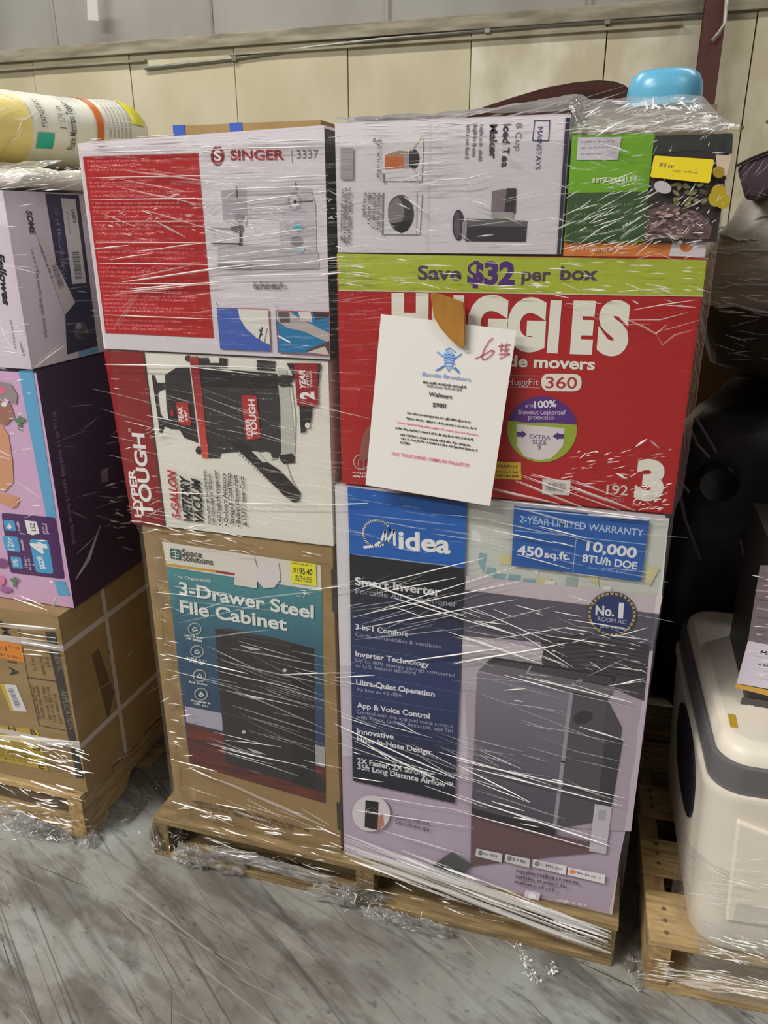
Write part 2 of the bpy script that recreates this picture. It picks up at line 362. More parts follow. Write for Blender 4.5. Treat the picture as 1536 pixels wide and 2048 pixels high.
pr.poly([(957, 1338), (985, 1316), (1236, 1352), (1222, 1396), (1146, 1384)], P(108, 102, 110))
pr.poly([(974, 1322), (988, 1312), (1236, 1350), (1226, 1372)], P(40, 38, 42))
for k in range(7): pr.line([(978, 1324-k*1.5), (1228-k, 1368-k*2.6)], 1, P(92, 88, 94))
pr.line([(1054, 1345), (1062, 1330)], 4, P(150, 146, 150)); pr.line([(1140, 1376), (1150, 1360), (1164, 1358)], 5, P(140, 134, 142))
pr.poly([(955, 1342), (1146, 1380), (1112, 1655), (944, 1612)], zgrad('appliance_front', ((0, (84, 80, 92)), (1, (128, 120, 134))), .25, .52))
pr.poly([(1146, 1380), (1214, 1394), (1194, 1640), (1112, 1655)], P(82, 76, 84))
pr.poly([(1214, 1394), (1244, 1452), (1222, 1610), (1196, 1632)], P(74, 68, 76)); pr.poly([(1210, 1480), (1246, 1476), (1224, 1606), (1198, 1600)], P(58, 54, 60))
pr.line([(1143, 1384), (1126, 1520), (1109, 1655)], 8, P(150, 144, 154))
pr.ell((1166, 1432), 20, 13, P(54, 50, 58), -15)
pr.poly([(944, 1612), (1112, 1655), (1108, 1668), (944, 1628)], P(46, 42, 48))
pr.poly([(1190, 1604), (1224, 1610), (1212, 1704), (1178, 1698)], P(190, 184, 192)); pr.rrect([(1198, 1615), (1213, 1617), (1211, 1638), (1195, 1636)], .003, P(166, 160, 168))
pr.build('appliance_picture', midea)
pr = Pr(F)
pr.poly([(697, 971), (935, 1005), (931, 1134), (701, 1106)], P(24, 92, 172)); pr.build('brand_panel', midea, 'bright blue brand panel')
pr = Pr(F)
pr.poly([(701, 1106), (931, 1134), (910, 1603), (707, 1558)], zgrad('feature_column_ink', ((0, (24, 26, 32)), (.22, (30, 38, 66)), (.5, (40, 54, 102)), (.72, (40, 48, 84)), (.9, (26, 28, 36))), .19, .71))
for a, b in (((704, 1287), (925, 1327)), ((704, 1342), (922, 1383)), ((705, 1387), (920, 1422)), ((706, 1449), (917, 1487)), ((707, 1500), (914, 1545)), ((703, 1227), (927, 1262))): pr.line([a, b], 1, P(86, 96, 130))
pr.build('feature_column', midea, 'dark navy column of feature text')
pr = Pr(F)
pr.ring((755, 1064), 27, 26, 4, WHT, 60, 330); pr.ring((757, 1064), 25, 25, 3, WHT, 330, 352)
pr.line([(730, 1092), (750, 1090), (764, 1080), (772, 1060), (775, 1082), (790, 1058), (791, 1088)], 5, WHT)
pr.text('idea', (799, 1094), (902, 1104), 34, WHT, .03)
pr.build('brand_logo', midea)
pr = Pr(F); c = P(214, 214, 220); c2 = P(160, 166, 186)
pr.text('Smart Inverter', (712, 1167), (883, 1189), 15, c, .03); pr.text('Portable Air Conditioner', (713, 1184), (915, 1211), 11, c2)
for t, a, b in (('3-in-1 Comfort', (713, 1255), (817, 1270)), ('Inverter Technology', (713, 1309), (860, 1331)), ('Ultra-Quiet Operation', (714, 1365), (871, 1390)), ('App & Voice Control', (716, 1411), (861, 1434)), ('Innovative', (716, 1463), (789, 1475)), ('Hose-in-Hose Design:', (716, 1478), (865, 1506)), ('2X Faster, 2X Stronger,', (717, 1522), (870, 1551)), ('35ft Long Distance Airflow™', (717, 1534), (907, 1573))):
    pr.text(t, a, b, 10, c, .025)
for t, a, b in (('Cools, dehumidifies & ventilates', (713, 1269), (883, 1294)), ('Up to 40% energy savings compared', (713, 1320), (911, 1351)), ('to U.S. federal standard', (713, 1331), (833, 1346)), ('As low as 42 dBA', (715, 1378), (806, 1391)), ('Control with the app and voice control', (715, 1423), (907, 1453)), ('with Alexa, Google Assistant, and Siri', (715, 1433), (907, 1462))):
    pr.text(t, a, b, 7, c2)
pr.build('feature_lettering', midea)
pr = Pr(F); B1 = P(36, 88, 160)
pr.poly([(1029, 1009), (1299, 1037), (1282, 1160), (1024, 1128)], B1)
pr.line([(1030, 1058), (1292, 1086)], 1.5, P(150, 176, 208)); pr.line([(1153, 1074), (1146, 1142)], 1.5, P(150, 176, 208))
pr.text('2-YEAR LIMITED WARRANTY', (1040, 1042), (1286, 1070), 13, P(170, 190, 214), .01)
pr.text('450', (1035, 1106), (1086, 1112), 18, c, .03); pr.text('sq.ft.', (1089, 1112), (1140, 1117), 13, c, .03); pr.text('10,000', (1172, 1098), (1272, 1113), 19, c, .03); pr.text('BTU/h DOE', (1165, 1120), (1273, 1136), 14, c, .03); pr.small((1175, 1134), (1255, 1145), 5, P(120, 150, 200))
pr.build('rating_panel', midea, 'mid blue warranty and rating panel')
pr = Pr(F)
pr.ell((1224, 1225), 49, 45, P(36, 48, 100)); pr.ring((1224, 1225), 45, 41, 5, P(172, 148, 88)); pr.text('No.', (1191, 1226), (1228, 1229), 18, c, .03); pr.text('1', (1236, 1232), (1246, 1233), 29, c, .03); pr.text('ROOM AC', (1195, 1238), (1252, 1245), 8, c2, .02); pr.small((1200, 1252), (1250, 1256), 5, c2)
pr.build('award_seal', midea, 'round navy and gold seal')
pr = Pr(F)
pr.ell((744, 1623), 38, 36, P(204, 196, 200)); pr.poly([(733, 1596), (759, 1600), (757, 1656), (731, 1650)], P(26, 24, 28)); pr.poly([(758, 1630), (768, 1622), (770, 1646), (756, 1658)], P(176, 122, 112)); pr.text('Midea', (735, 1622), (756, 1625), 5, WHT); pr.ring((745, 1618), 10, 6, 1.2, WHT, 190, 350)
pr.text('Control with the', (792, 1633), (860, 1646), 8, P(60, 52, 64)); pr.text('SmartHome app', (792, 1643), (860, 1658), 8, P(60, 52, 64))
pr.build('phone_picture', midea)
pr = Pr(F); pr.poly([(866, 1727), (905, 1699), (945, 1725), (918, 1752)], P(80, 82, 82)); pr.build('tape_patch', midea, 'dark grey diamond patch near the bottom')
for x0, x1, y in ((954, 1006, 1692), (1012, 1061, 1703), (1067, 1134, 1713), (1137, 1211, 1729)):
    pr = Pr(F); dy = (x1-x0)*.2; pr.poly([(x0, y), (x1, y+dy), (x1-2, y+dy+18), (x0-2, y+15)], P(204, 198, 200)); pr.small((x0+14, y+12), (x1-5, y+dy+10), 5, P(120, 112, 118)); pr.ell((x0+8, y+9), 5, 5, P(206, 130, 60) if x0 == 1137 else P(120, 124, 136)); pr.build('store_badge', midea)
pr = Pr(F)
for k, (x1, y1) in enumerate(((1160, 1763), (1140, 1772), (1112, 1778))): pr.small((1033-k, 1738+k*11), (x1, y1), 6, P(92, 82, 100), k)
pr.rrect([(1052, 1774), (1082, 1780), (1078, 1800), (1048, 1794)], .003, P(196, 184, 200)); pr.ell((1065, 1787), 8, 6, P(226, 220, 226)); pr.small((1112, 1795), (1180, 1808), 5, P(196, 186, 200))
pr.build('small_print', midea)

# file cabinet carton
space = carton('file_cabinet_carton', 'tall kraft carton with a teal file cabinet picture, bottom left of the central stack', (-.882, -.476, .004, .36, ZP, .838), kraft, seed=5)
F = Face((0, .004, 0), (1, 0, 0), (0, 0, 1), ZP+.001); pr = Pr(F); teal = zgrad('teal_gradient_ink', ((0, (44, 62, 92)), (.55, (48, 84, 108)), (1, (70, 128, 136))), .30, .62)
PX = lambda x, y: (280+x/3.057, 1050+y/3.057)
def Q(*pts): return [PX(*p) for p in pts]
pr.poly(Q((160, 225), (1112, 375), (1135, 1700), (305, 1460)), teal)
pr.poly(Q((135, 100), (1105, 245), (1112, 402), (1000, 385), (165, 252)), P(206, 200, 190))
pr.line(Q((162, 240), (460, 282)), 5, P(190, 146, 60)); pr.line(Q((470, 284), (720, 322)), 5, P(140, 48, 58)); pr.line(Q((720, 322), (860, 344)), 4, P(60, 110, 116))
pr.build('picture_panel', space)
pr = Pr(F)
pr.poly(Q((275, 1105), (503, 1150), (506, 1258), (285, 1205)), P(164, 158, 174))
pr.poly(Q((285, 1205), (1135, 1470), (1135, 1700), (305, 1460)), noisy('picture_floor_ink', (112, 52, 40), (72, 42, 42), 12, (1, 1, 8), .45))
pr.poly(Q((1072, 1340), (1130, 1355), (1133, 1480), (1076, 1465)), P(158, 156, 160))
ck = P(40, 36, 40)
pr.poly(Q((460, 632), (800, 682), (1065, 755), (1072, 1500), (1135, 1560), (1135, 1642), (930, 1575), (528, 1450), (500, 1150)), P(46, 42, 44))
pr.poly(Q((458, 634), (560, 632), (1065, 755), (920, 722)), P(66, 60, 62))
pr.poly(Q((920, 722), (1065, 755), (1075, 1610), (930, 1575)), P(36, 32, 36))
for a, b in (((478, 842), (925, 955)), ((512, 1145), (928, 1245)), ((474, 660), (922, 740))): pr.line(Q(a, b), 1.3, P(84, 78, 80))
for a, b, c_ in (((608, 732), (745, 760), (680, 762)), ((640, 1032), (765, 1066), (690, 1058)), ((650, 1358), (778, 1402), (700, 1390))): pr.poly(Q(a, ((a[0]+b[0])/2, (a[1]+b[1])/2-4), b, c_), P(188, 174, 178))
pr.ell(PX(887, 885), 4, 3.5, P(206, 190, 190)); pr.ell(PX(637, 1262), 4, 3.5, P(206, 190, 190)); pr.line(Q((676, 1496), (738, 1514)), 2.5, P(110, 104, 106))
pr.line(Q((800, 970), (815, 1100)), 3, P(76, 70, 72))
pr.build('cabinet_picture', space)
pr = Pr(F)
pr.rrect(Q((185, 140), (250, 150), (255, 212), (192, 202)), .002, P(38, 84, 84)); 
for k in range(3): pr.line(Q((198, 158+k*16), (242, 165+k*16)), 1.4, P(206, 210, 200))
pr.line(Q((218, 150), (222, 208)), 1.2, P(206, 210, 200))
pr.text('Space', PX(262, 182), PX(382, 197), 12, P(60, 54, 52), .01); pr.text('Solutions', PX(264, 214), PX(450, 242), 12, P(60, 54, 52), .01)
pr.build('brand_logo', space)
pr = Pr(F); c = P(214, 218, 212)
pr.text('The Organizer®', PX(215, 318), PX(437, 350), 6, c); pr.text('3-Drawer Steel', PX(245, 418), PX(1065, 568), 23, c, .028); pr.text('File Cabinet', PX(250, 528), PX(903, 642), 23, c, .028)
for (x, y), n2 in (((338, 632), 2), ((352, 770), 2), ((368, 918), 1), ((377, 1030), 2)):
    q = PX(x, y); pr.ring(q, 12.5, 11.5, 2.4, c); pr.line([(q[0]-5, q[1]+2), (q[0], q[1]-4), (q[0]+6, q[1]+3), (q[0]-4, q[1]+4)], 1.6, c)
    for k in range(n2): pr.small((q[0]-20+k*4, q[1]+14+k*6), (q[0]+20-k*4, q[1]+21+k*6), 4, c, k)
pr.ell(PX(377, 1034), 5.5, 4, c); pr.ring(PX(377, 1024), 3.5, 4, 1.5, c)
pr.line(Q((960, 430), (985, 432)), 2, c); pr.line(Q((1000, 410), (1040, 420)), 2, c); pr.line(Q((1003, 440), (1012, 412)), 1.5, c); pr.line(Q((985, 395), (1015, 400)), 1.5, c)
pr.build('title_lettering', space)
pr = Pr(F); pr.poly(Q((920, 215), (1078, 235), (1082, 370), (930, 350)), P(226, 212, 40)); pr.text('$195.40', PX(942, 290), PX(1058, 304), 11, P(52, 48, 36), .03); pr.small(PX(930, 232), PX(1060, 250), 3, P(90, 84, 40)); 
for k in range(3): pr.small(PX(955, 312+k*13), PX(1060, 324+k*13), 3.4, P(70, 64, 36), k)
pr.build('price_sticker', space, 'bright yellow price sticker')
pr = Pr(F); pr.poly(Q((585, 270), (640, 180), (700, 190), (724, 270), (718, 385), (580, 362)), P(206, 198, 190)); pr.build('torn_label', space, 'torn cream paper label'); pr = Pr(F)
pr.poly(Q((722, 205), (850, 225), (862, 330), (825, 378), (760, 384), (722, 340)), P(206, 196, 196)); pr.build('torn_label', space)
pr = Pr(F); pr.rrect([(663, 1137), (675, 1138), (676, 1224), (666, 1222)], .002, P(60, 50, 46)); pr.build('print_mark', space); pr = Pr(F); pr.rrect([(674, 1602), (685, 1604), (686, 1660), (676, 1657)], .002, P(60, 50, 46)); pr.build('print_mark', space)
pr = Pr(F); tb = P(84, 66, 48)
pr.small(PX(330, 1690), PX(520, 1728), 5, tb, 1); pr.small(PX(350, 1712), PX(640, 1785), 5, tb, 2); pr.small(PX(540, 1735), PX(840, 1808), 5, tb, 3); pr.small(PX(660, 1790), PX(945, 1862), 5, tb, 4); pr.small(PX(830, 1810), PX(1040, 1870), 5, tb, 5)
pr.build('small_print', space)

# vacuum carton
vac = carton('vacuum_carton', 'white carton with dark red band and pictured wet and dry vacuum, middle left of stack', (-.898, -.472, 0, .36, .842, 1.184), mat('vacuum_white', (214, 210, 200), .42), seed=6)
F = front(0); PX = lambda x, y: (200+x/3.072, 680+y/3.072)
pr = Pr(F); pr.poly([(208, 702), PX(262, 72), PX(398, 1150), (265, 1046)], P(128, 26, 28)); pr.line(Q((268, 72), (402, 1150)), 4, P(70, 44, 44)); pr.build('colour_band', vac, 'dark red band along one edge')
pr = Pr(F)
pr.text('TOUGH', PX(329, 1085), PX(270, 575), 22, WHT, .03); pr.text('HYPER', PX(258, 1090), PX(214, 790), 13, WHT, .03); pr.text('™', PX(204, 565), PX(200, 545), 8, WHT)
pr.build('brand_lettering', vac)
pr = Pr(F); dk = P(44, 40, 42); sl = P(176, 176, 168)
pr.poly(Q((1090, 170), (1150, 180), (1180, 420), (1205, 700), (1115, 705)), sl)
pr.line(Q((1150, 760), (1175, 840), (1215, 915)), 2, P(150, 148, 144)); pr.line(Q((1180, 280), (1205, 480), (1200, 690)), 2, P(140, 140, 136))
pr.poly(Q((400, 215), (470, 170), (550, 168), (605, 632), (520, 600), (490, 550), (430, 545), (410, 400)), dk)
pr.poly(Q((318, 214), (334, 214), (352, 262), (402, 262), (402, 300), (368, 312), (356, 330), (372, 450), (392, 482), (440, 492), (440, 545), (398, 530), (384, 568), (368, 568), (356, 470)), dk)
pr.poly(Q((580, 165), (1088, 205), (1108, 400), (1114, 690), (1090, 735), (1062, 725), (1050, 690), (900, 680), (745, 695), (740, 726), (660, 726)), P(52, 48, 50))
pr.poly(Q((590, 168), (1088, 206), (1098, 300), (620, 290)), P(34, 30, 32))
pr.poly(Q((600, 108), (670, 108), (680, 165), (600, 165)), dk); pr.poly(Q((735, 108), (785, 112), (782, 168), (735, 166)), dk); pr.poly(Q((965, 122), (1080, 130), (1078, 190), (965, 182)), dk); pr.poly(Q((680, 140), (735, 140), (735, 168), (680, 168)), dk)
pr.ell(PX(545, 112), 7, 6, dk); pr.ell(PX(612, 676), 7, 8, dk)
pr.poly(Q((1088, 225), (1120, 212), (1190, 216), (1192, 250), (1168, 262), (1190, 280), (1120, 288), (1095, 270)), dk); pr.poly(Q((1108, 705), (1180, 695), (1202, 715), (1196, 735), (1204, 752), (1130, 758), (1108, 735)), dk)
pr.poly(Q((552, 100), (606, 100), (640, 420), (672, 724), (632, 722), (590, 400)), zgrad('lid_ring_ink', ((0, (206, 72, 60)), (1, (140, 38, 42))), .12, .30))
pr.poly(Q((785, 610), (870, 625), (960, 700), (1110, 800), (1235, 935), (1228, 985), (1190, 995), (1130, 950), (940, 760)), P(38, 34, 36))
for k in range(16): t = k/16; pr.line(Q((840+t*290, 690+t*260), (872+t*290, 665+t*250)), 1.2, P(64, 58, 60))
pr.poly(Q((935, 680), (975, 684), (1025, 745), (1005, 750)), P(200, 198, 190)); pr.poly(Q((1010, 684), (1040, 686), (1070, 728), (1050, 730)), P(200, 198, 190))
pr.poly(Q((1150, 140), (1362, 142), (1330, 380), (1308, 420), (1298, 500), (1270, 520), (1265, 560), (1238, 572), (1228, 410), (1205, 250)), P(38, 34, 36))
pr.ell(PX(1278, 522), 5, 6, P(212, 208, 200)); pr.poly(Q((432, 440), (452, 415), (462, 465), (440, 465)), P(150, 40, 44))
pr.build('vacuum_picture', vac)
pr = Pr(F); pr.rrect(Q((872, 337), (965, 337), (992, 600), (900, 617)), .006, P(166, 40, 40)); pr.text('TOUGH', PX(974, 592), PX(952, 362), 12, WHT, .03); pr.text('HYPER', PX(935, 602), PX(922, 480), 8, WHT, .03)
pr.build('product_label', vac, 'red badge on the pictured tank'); pr = Pr(F)
pr.rrect(Q((470, 378), (545, 382), (566, 526), (490, 516)), .003, P(166, 44, 42)); pr.text('PEAK', PX(520, 500), PX(510, 405), 9, WHT, .02); pr.text('HP', PX(545, 490), PX(538, 430), 5, WHT, .02)
pr.build('product_label', vac, 'small red badge on the pictured lid')
pr = Pr(F); pr.poly(Q((1195, 140), (1340, 140), (1345, 408), (1216, 400)), P(140, 26, 32)); pr.text('2', PX(1318, 362), PX(1314, 315), 25, WHT, .05); pr.text('YEAR', PX(1268, 298), PX(1262, 182), 11, WHT, .04, .2); pr.text('LIMITED', PX(1288, 290), PX(1286, 195), 5, WHT); pr.text('WARRANTY', PX(1310, 290), PX(1306, 185), 5, WHT); pr.build('warranty_badge', vac, 'dark red two year warranty badge')
pr = Pr(F); rd = P(168, 40, 44); bk = P(30, 26, 26)
pr.text('5-GALLON', PX(500, 1100), PX(466, 797), 15, rd, .03, .25); pr.text('WET/DRY', PX(577, 1115), PX(550, 830), 17, bk, .04, .25); pr.text('VACUUM', PX(640, 1120), PX(618, 850), 16, bk, .04, .25)
for t, a, b, cp in (('Aspirador en seco/húmedo', (686, 1130), (655, 797), 6), ('con capacidad de 18 litros', (714, 1132), (686, 820), 6), ('• 4.0 Peak Horsepower', (755, 1136), (726, 798), 8), ('• On-board Accessory', (793, 1140), (775, 815), 8), ('Storage & Cord Wrap', (830, 1130), (808, 815), 8), ('• Built-In Blower Port', (870, 1146), (848, 826), 8), ('& 12-FT Power Cord', (908, 1138), (888, 838), 8)):
    pr.text(t, PX(*a), PX(*b), cp, bk, .012)
pr.build('feature_lettering', vac)

# sewing machine carton
sew = carton('sewing_machine_carton', 'white and red sewing machine carton, top left of the central stack', (-.912, -.466, -.004, .36, 1.188, 1.532), lilacw, seed=8, sides={'right': black}, tilt=.013)
F = front(-.004); PX = lambda x, y: (150+x/2.793, 240+y/2.793)
pr = Pr(F); pr.poly(Q((45, 206), (688, 186), (776, 1218), (172, 1190)), red)
pr.build('red_panel', sew, 'glossy red panel of pale text')
pr = Pr(F); pk = P(206, 96, 100)
rows = [235, 258, 285, 355, 378, 405, 430, 470, 492, 515, 545, 590, 612, 640, 680, 720, 742, 770, 830, 852, 875, 935, 960, 985, 1005, 1028, 1050, 1068, 1122, 1145, 1168]
rr = random.Random(4)
for k, y in enumerate(rows):
    xl = 70+(y-235)*.115; pr.small(PX(xl, y), PX(xl+rr.uniform(280, 560), y-4+(y-235)*.016), 4.2, pk, k)
pr.build('panel_small_print', sew)
pr = Pr(F); dr = P(150, 30, 44)
pr.ell(PX(797, 200), 13.5, 20, P(128, 26, 40)); pr.text('S', PX(779, 226), PX(818, 225), 19, WHT, .03); pr.text('SINGER', PX(870, 223), PX(1170, 220), 19, dr, .025); pr.line(Q((1211, 168), (1215, 240)), 1, GRY); pr.text('3337', PX(1240, 215), PX(1360, 213), 17, P(110, 104, 110), -.006)
pr.build('brand_logo', sew)
pr = Pr(F)
pr.poly(Q((815, 395), (960, 372), (1240, 360), (1320, 385), (1345, 470), (1345, 700), (1365, 830), (800, 832), (800, 700), (890, 690), (1150, 700), (1140, 560), (965, 545), (955, 600), (830, 560)), P(186, 179, 184))
pr.poly(Q((818, 395), (960, 375), (965, 545), (830, 560)), P(158, 151, 158)); pr.poly(Q((1150, 560), (1190, 380), (1320, 385), (1345, 480), (1350, 740), (1150, 700)), P(176, 169, 176)); pr.poly(Q((800, 700), (1150, 706), (1360, 740), (1365, 832), (800, 832)), P(172, 165, 171))
pr.poly(Q((800, 810), (880, 790), (1000, 800), (990, 834), (800, 834)), P(138, 130, 136))
pr.ell(PX(1228, 455), 14, 19, P(148, 142, 150)); pr.ell(PX(1228, 455), 9, 12, P(190, 184, 190)); pr.ell(PX(1232, 458), 3.5, 4, P(60, 56, 62)); pr.line(Q((1232, 458), (1330, 453)), 1.6, P(70, 66, 72))
pr.ell(PX(1245, 600), 9, 8, P(96, 170, 178)); pr.line(Q((1270, 605), (1335, 606)), 1.5, P(84, 80, 86)); pr.ell(PX(1240, 676), 13, 9, P(126, 118, 124)); pr.ell(PX(1262, 722), 8, 6, P(160, 186, 192))
pr.line(Q((905, 372), (908, 440)), 2, P(80, 74, 80)); pr.line(Q((925, 590), (928, 690)), 4, P(70, 66, 70)); pr.line(Q((750, 608), (920, 608)), 2, P(84, 78, 84)); pr.line(Q((765, 688), (928, 690)), 2, P(84, 78, 84)); pr.ell(PX(926, 690), 4, 4, P(60, 56, 60)); pr.ell(PX(920, 545), 8, 8, P(136, 128, 134)); pr.line(Q((1235, 350), (1238, 385)), 2, P(90, 84, 90)); pr.poly(Q((870, 595), (940, 590), (940, 620), (880, 622)), P(96, 90, 96))
pr.build('machine_picture', sew)
pr = Pr(F)
for k in range(3): pr.small(PX(998+k*2, 915+k*14), PX(1180+k*6, 919+k*14), 4.5, P(84, 80, 82), k)
pr.text('1', PX(790, 1030), PX(797, 1030), 4, GRY); pr.text('2', PX(1120, 1046), PX(1131, 1046), 4, GRY)
pr.build('caption', sew)
pr = Pr(F); pr.poly(Q((795, 1048), (1084, 1057), (1097, 1292), (815, 1278)), P(60, 88, 166)); pr.poly(Q((912, 1053), (1082, 1058), (1094, 1255), (1030, 1225), (960, 1165), (925, 1110)), P(204, 200, 194)); pr.line(Q((1050, 1160), (1030, 1230)), 3, P(50, 46, 52)); pr.line(Q((1078, 1165), (1062, 1245)), 2, P(110, 106, 108)); pr.line(Q((1035, 1170), (1048, 1200)), 3, P(60, 56, 60)); pr.line(Q((795, 1048), (1084, 1057), (1097, 1292)), 1, P(170, 60, 66)); pr.build('stitch_picture', sew)
pr = Pr(F); pr.poly(Q((1125, 1063), (1425, 1073), (1428, 1312), (1138, 1297)), P(30, 112, 158))
pr.poly(Q((1128, 1063), (1200, 1066), (1260, 1110), (1425, 1190), (1425, 1245), (1280, 1180), (1190, 1160), (1130, 1120)), P(168, 158, 156)); pr.poly(Q((1135, 1070), (1200, 1072), (1205, 1130), (1150, 1130)), P(88, 78, 80)); pr.poly(Q((1250, 1068), (1320, 1072), (1330, 1130), (1265, 1120)), P(186, 178, 174)); pr.poly(Q((1330, 1075), (1425, 1076), (1420, 1100), (1350, 1115)), P(56, 52, 54)); pr.poly(Q((1290, 1290), (1428, 1230), (1428, 1312)), P(76, 62, 60)); pr.poly(Q((1300, 1296), (1400, 1262), (1425, 1312)), P(176, 160, 154)); pr.line(Q((1140, 1205), (1205, 1240)), 3, P(206, 204, 200)); pr.line(Q((1125, 1063), (1425, 1073), (1428, 1312), (1138, 1297)), 1, P(176, 70, 74), True); pr.build('needle_picture', sew)

# iced tea maker carton
tea = carton('tea_maker_carton', 'white iced tea maker carton printed sideways, top middle of the stack', (-.450, -.097, 0, .30, 1.360, 1.548), lilacw, seed=9)
F = front(0); PX = lambda x, y: (640+x/2.954, 220+y/2.954); nv = P(58, 60, 104)
pr = Pr(F); pr.poly(Q((1446, 45), (1479, 45), (1418, 850), (1396, 850)), P(44, 44, 62)); pr.poly(Q((1446, 45), (1452, 45), (1400, 850), (1394, 850)), P(176, 170, 182)); pr.build('edge_band', tea, 'navy edge band')
pr = Pr(F); pr.line(Q((1268, 62), (1358, 62), (1350, 182), (1256, 180)), 1.6, nv, True); pr.text('MAINSTAYS', PX(1287, 100), PX(1272, 352), 10, nv, .0)
pr.text('8 Cup', PX(1158, 76), PX(1152, 240), 12, P(130, 122, 128)); pr.text('Iced Tea', PX(1085, 78), PX(1072, 338), 14, P(62, 56, 64), .03); pr.text('Maker', PX(1005, 82), PX(1002, 290), 14, P(62, 56, 64), .03)
for x, y1 in ((945, 310), (908, 300), (866, 295)): pr.small(PX(x, 85), PX(x-10, y1), 7, P(130, 122, 128), x)
pr.build('title_lettering', tea)
pr = Pr(F); d1 = P(52, 44, 54)
pr.poly(Q((862, 640), (1225, 655), (1216, 778), (858, 775)), d1); pr.poly(Q((862, 640), (1225, 655), (1222, 690), (862, 685)), P(92, 88, 88)); pr.ell(PX(818, 680), 12, 31, P(58, 48, 58)); pr.ell(PX(812, 680), 6, 27, P(86, 76, 86)); pr.poly(Q((840, 660), (870, 660), (866, 760), (840, 760)), P(140, 132, 138))
pr.poly(Q((1018, 480), (1105, 465), (1098, 600), (1012, 598)), P(116, 104, 108)); pr.poly(Q((1105, 462), (1160, 462), (1155, 610), (1090, 602)), P(54, 48, 54)); pr.poly(Q((1012, 598), (1145, 605), (1140, 648), (1020, 640)), P(150, 148, 144))
pr.build('maker_picture', tea)
pr = Pr(F); lg = P(188, 182, 188)
pr.poly(Q((376, 160), (612, 160), (602, 420), (370, 420)), P(198, 192, 198)); pr.poly(Q((372, 490), (605, 490), (590, 735), (372, 735)), P(196, 190, 196))
pr.poly(Q((385, 266), (495, 262), (495, 345), (385, 352)), P(176, 92, 46)); pr.poly(Q((400, 262), (470, 240), (520, 245), (520, 280), (400, 275)), P(150, 120, 90)); pr.ell(PX(555, 290), 12, 20, P(44, 40, 44)); pr.poly(Q((495, 262), (530, 262), (530, 345), (495, 345)), P(150, 136, 140)); pr.line(Q((545, 240), (600, 165)), 3, P(178, 170, 140)); pr.line(Q((560, 350), (580, 420)), 3, P(186, 176, 160))
pr.ell(PX(480, 612), 26, 37, P(60, 56, 60)); pr.ell(PX(450, 605), 16, 31, P(116, 108, 112)); pr.poly(Q((420, 670), (550, 650), (520, 710), (480, 728)), P(28, 25, 28)); pr.ring(PX(480, 612), 25, 36, 2.5, P(140, 136, 138), 200, 330)
pr.line(Q((646, 70), (630, 830)), 1, P(188, 180, 188)); pr.line(Q((575, 490), (570, 735)), 2, P(176, 168, 170)); pr.line(Q((376, 490), (372, 740)), 3, P(120, 112, 116)); pr.line(Q((378, 380), (378, 425)), 4, P(100, 104, 130))
pr.build('detail_pictures', tea)
pr = Pr(F); tx = P(112, 104, 110)
for x, a, b in ((345, 165, 410), (318, 165, 195), (345, 488, 720), (318, 488, 710), (290, 488, 680), (262, 488, 640), (175, 458, 800), (150, 460, 790), (130, 470, 790)): pr.small(PX(x, a), PX(x-8, b), 6, tx, x)
pr.poly(Q((124, 222), (200, 222), (198, 410), (124, 410)), P(160, 152, 158)); pr.bars(PX(128, 226), PX(128, 406), 24, P(140, 132, 138), 2)
pr.build('small_print', tea)

# nappy carton (red)
hug = carton('red_nappy_carton', 'large red nappy carton with a lime green top band, middle right of the stack', (-.453, .1075, .002, .45, .9665, 1.3565), red, seed=10)
F = front(.002); PX = lambda x, y: (660+x/1.9948, 490+y/1.9948)
pr = Pr(F); lime = P(160, 172, 52); pr.poly(Q((28, 34), (1502, 60), (1486, 203), (35, 179)), lime); pr.line(Q((35, 181), (1486, 204)), 2, P(200, 190, 160)); pr.build('lime_band', hug, 'lime green band along the top')
pr = Pr(F); pu = P(72, 40, 100)
pr.text('Save', PX(350, 136), PX(524, 140), 26, P(74, 56, 78), .03); pr.text('$32', PX(547, 152), PX(737, 156), 41, P(76, 34, 110), .05); pr.text('per', PX(764, 142), PX(880, 144), 26, P(78, 58, 80), .03); pr.text('box', PX(918, 138), PX(1068, 140), 26, P(78, 58, 80), .03)
pr.build('offer_lettering', hug)
pr = Pr(F)
bigw = P(222, 216, 204)
# heavy rounded brand letters, one by one
for ch, a, b, cp in (('H', (247, 388), (392, 393), 89), ('U', (405, 393), (530, 398), 88), ('G', (546, 398), (706, 404), 90), ('G', (704, 404), (856, 409), 88), ('I', (866, 412), (910, 414), 87), ('E', (958, 416), (1046, 419), 88), ('S', (1062, 420), (1186, 424), 90)):
    pr.text(ch, PX(*a), PX(*b), cp, bigw, .075)
pr.build('brand_lettering', hug); pr = Pr(F)
pr.text('little movers', PX(648, 480), PX(1056, 497), 21, bigw, .03); pr.text('HuggFit', PX(706, 557), PX(832, 560), 13, P(206, 190, 184)); pr.line(Q((690, 520), (838, 522)), 1.2, P(200, 150, 146)); pr.line(Q((690, 566), (838, 570)), 1.2, P(200, 150, 146))
pr.rrect(Q((843, 512), (1005, 514), (1003, 584), (843, 582)), .013, bigw); pr.text('360', PX(860, 570), PX(985, 572), 22, P(170, 40, 44), .01)
pr.build('fit_lettering', hug); pr = Pr(F)
pr.text('3', PX(1212, 1004), PX(1326, 1012), 70, bigw, .06); pr.text('192', PX(1102, 994), PX(1188, 998), 19, P(206, 196, 188), .01); pr.text('DIAPERS', PX(1096, 1018), PX(1172, 1024), 7, P(190, 120, 118))
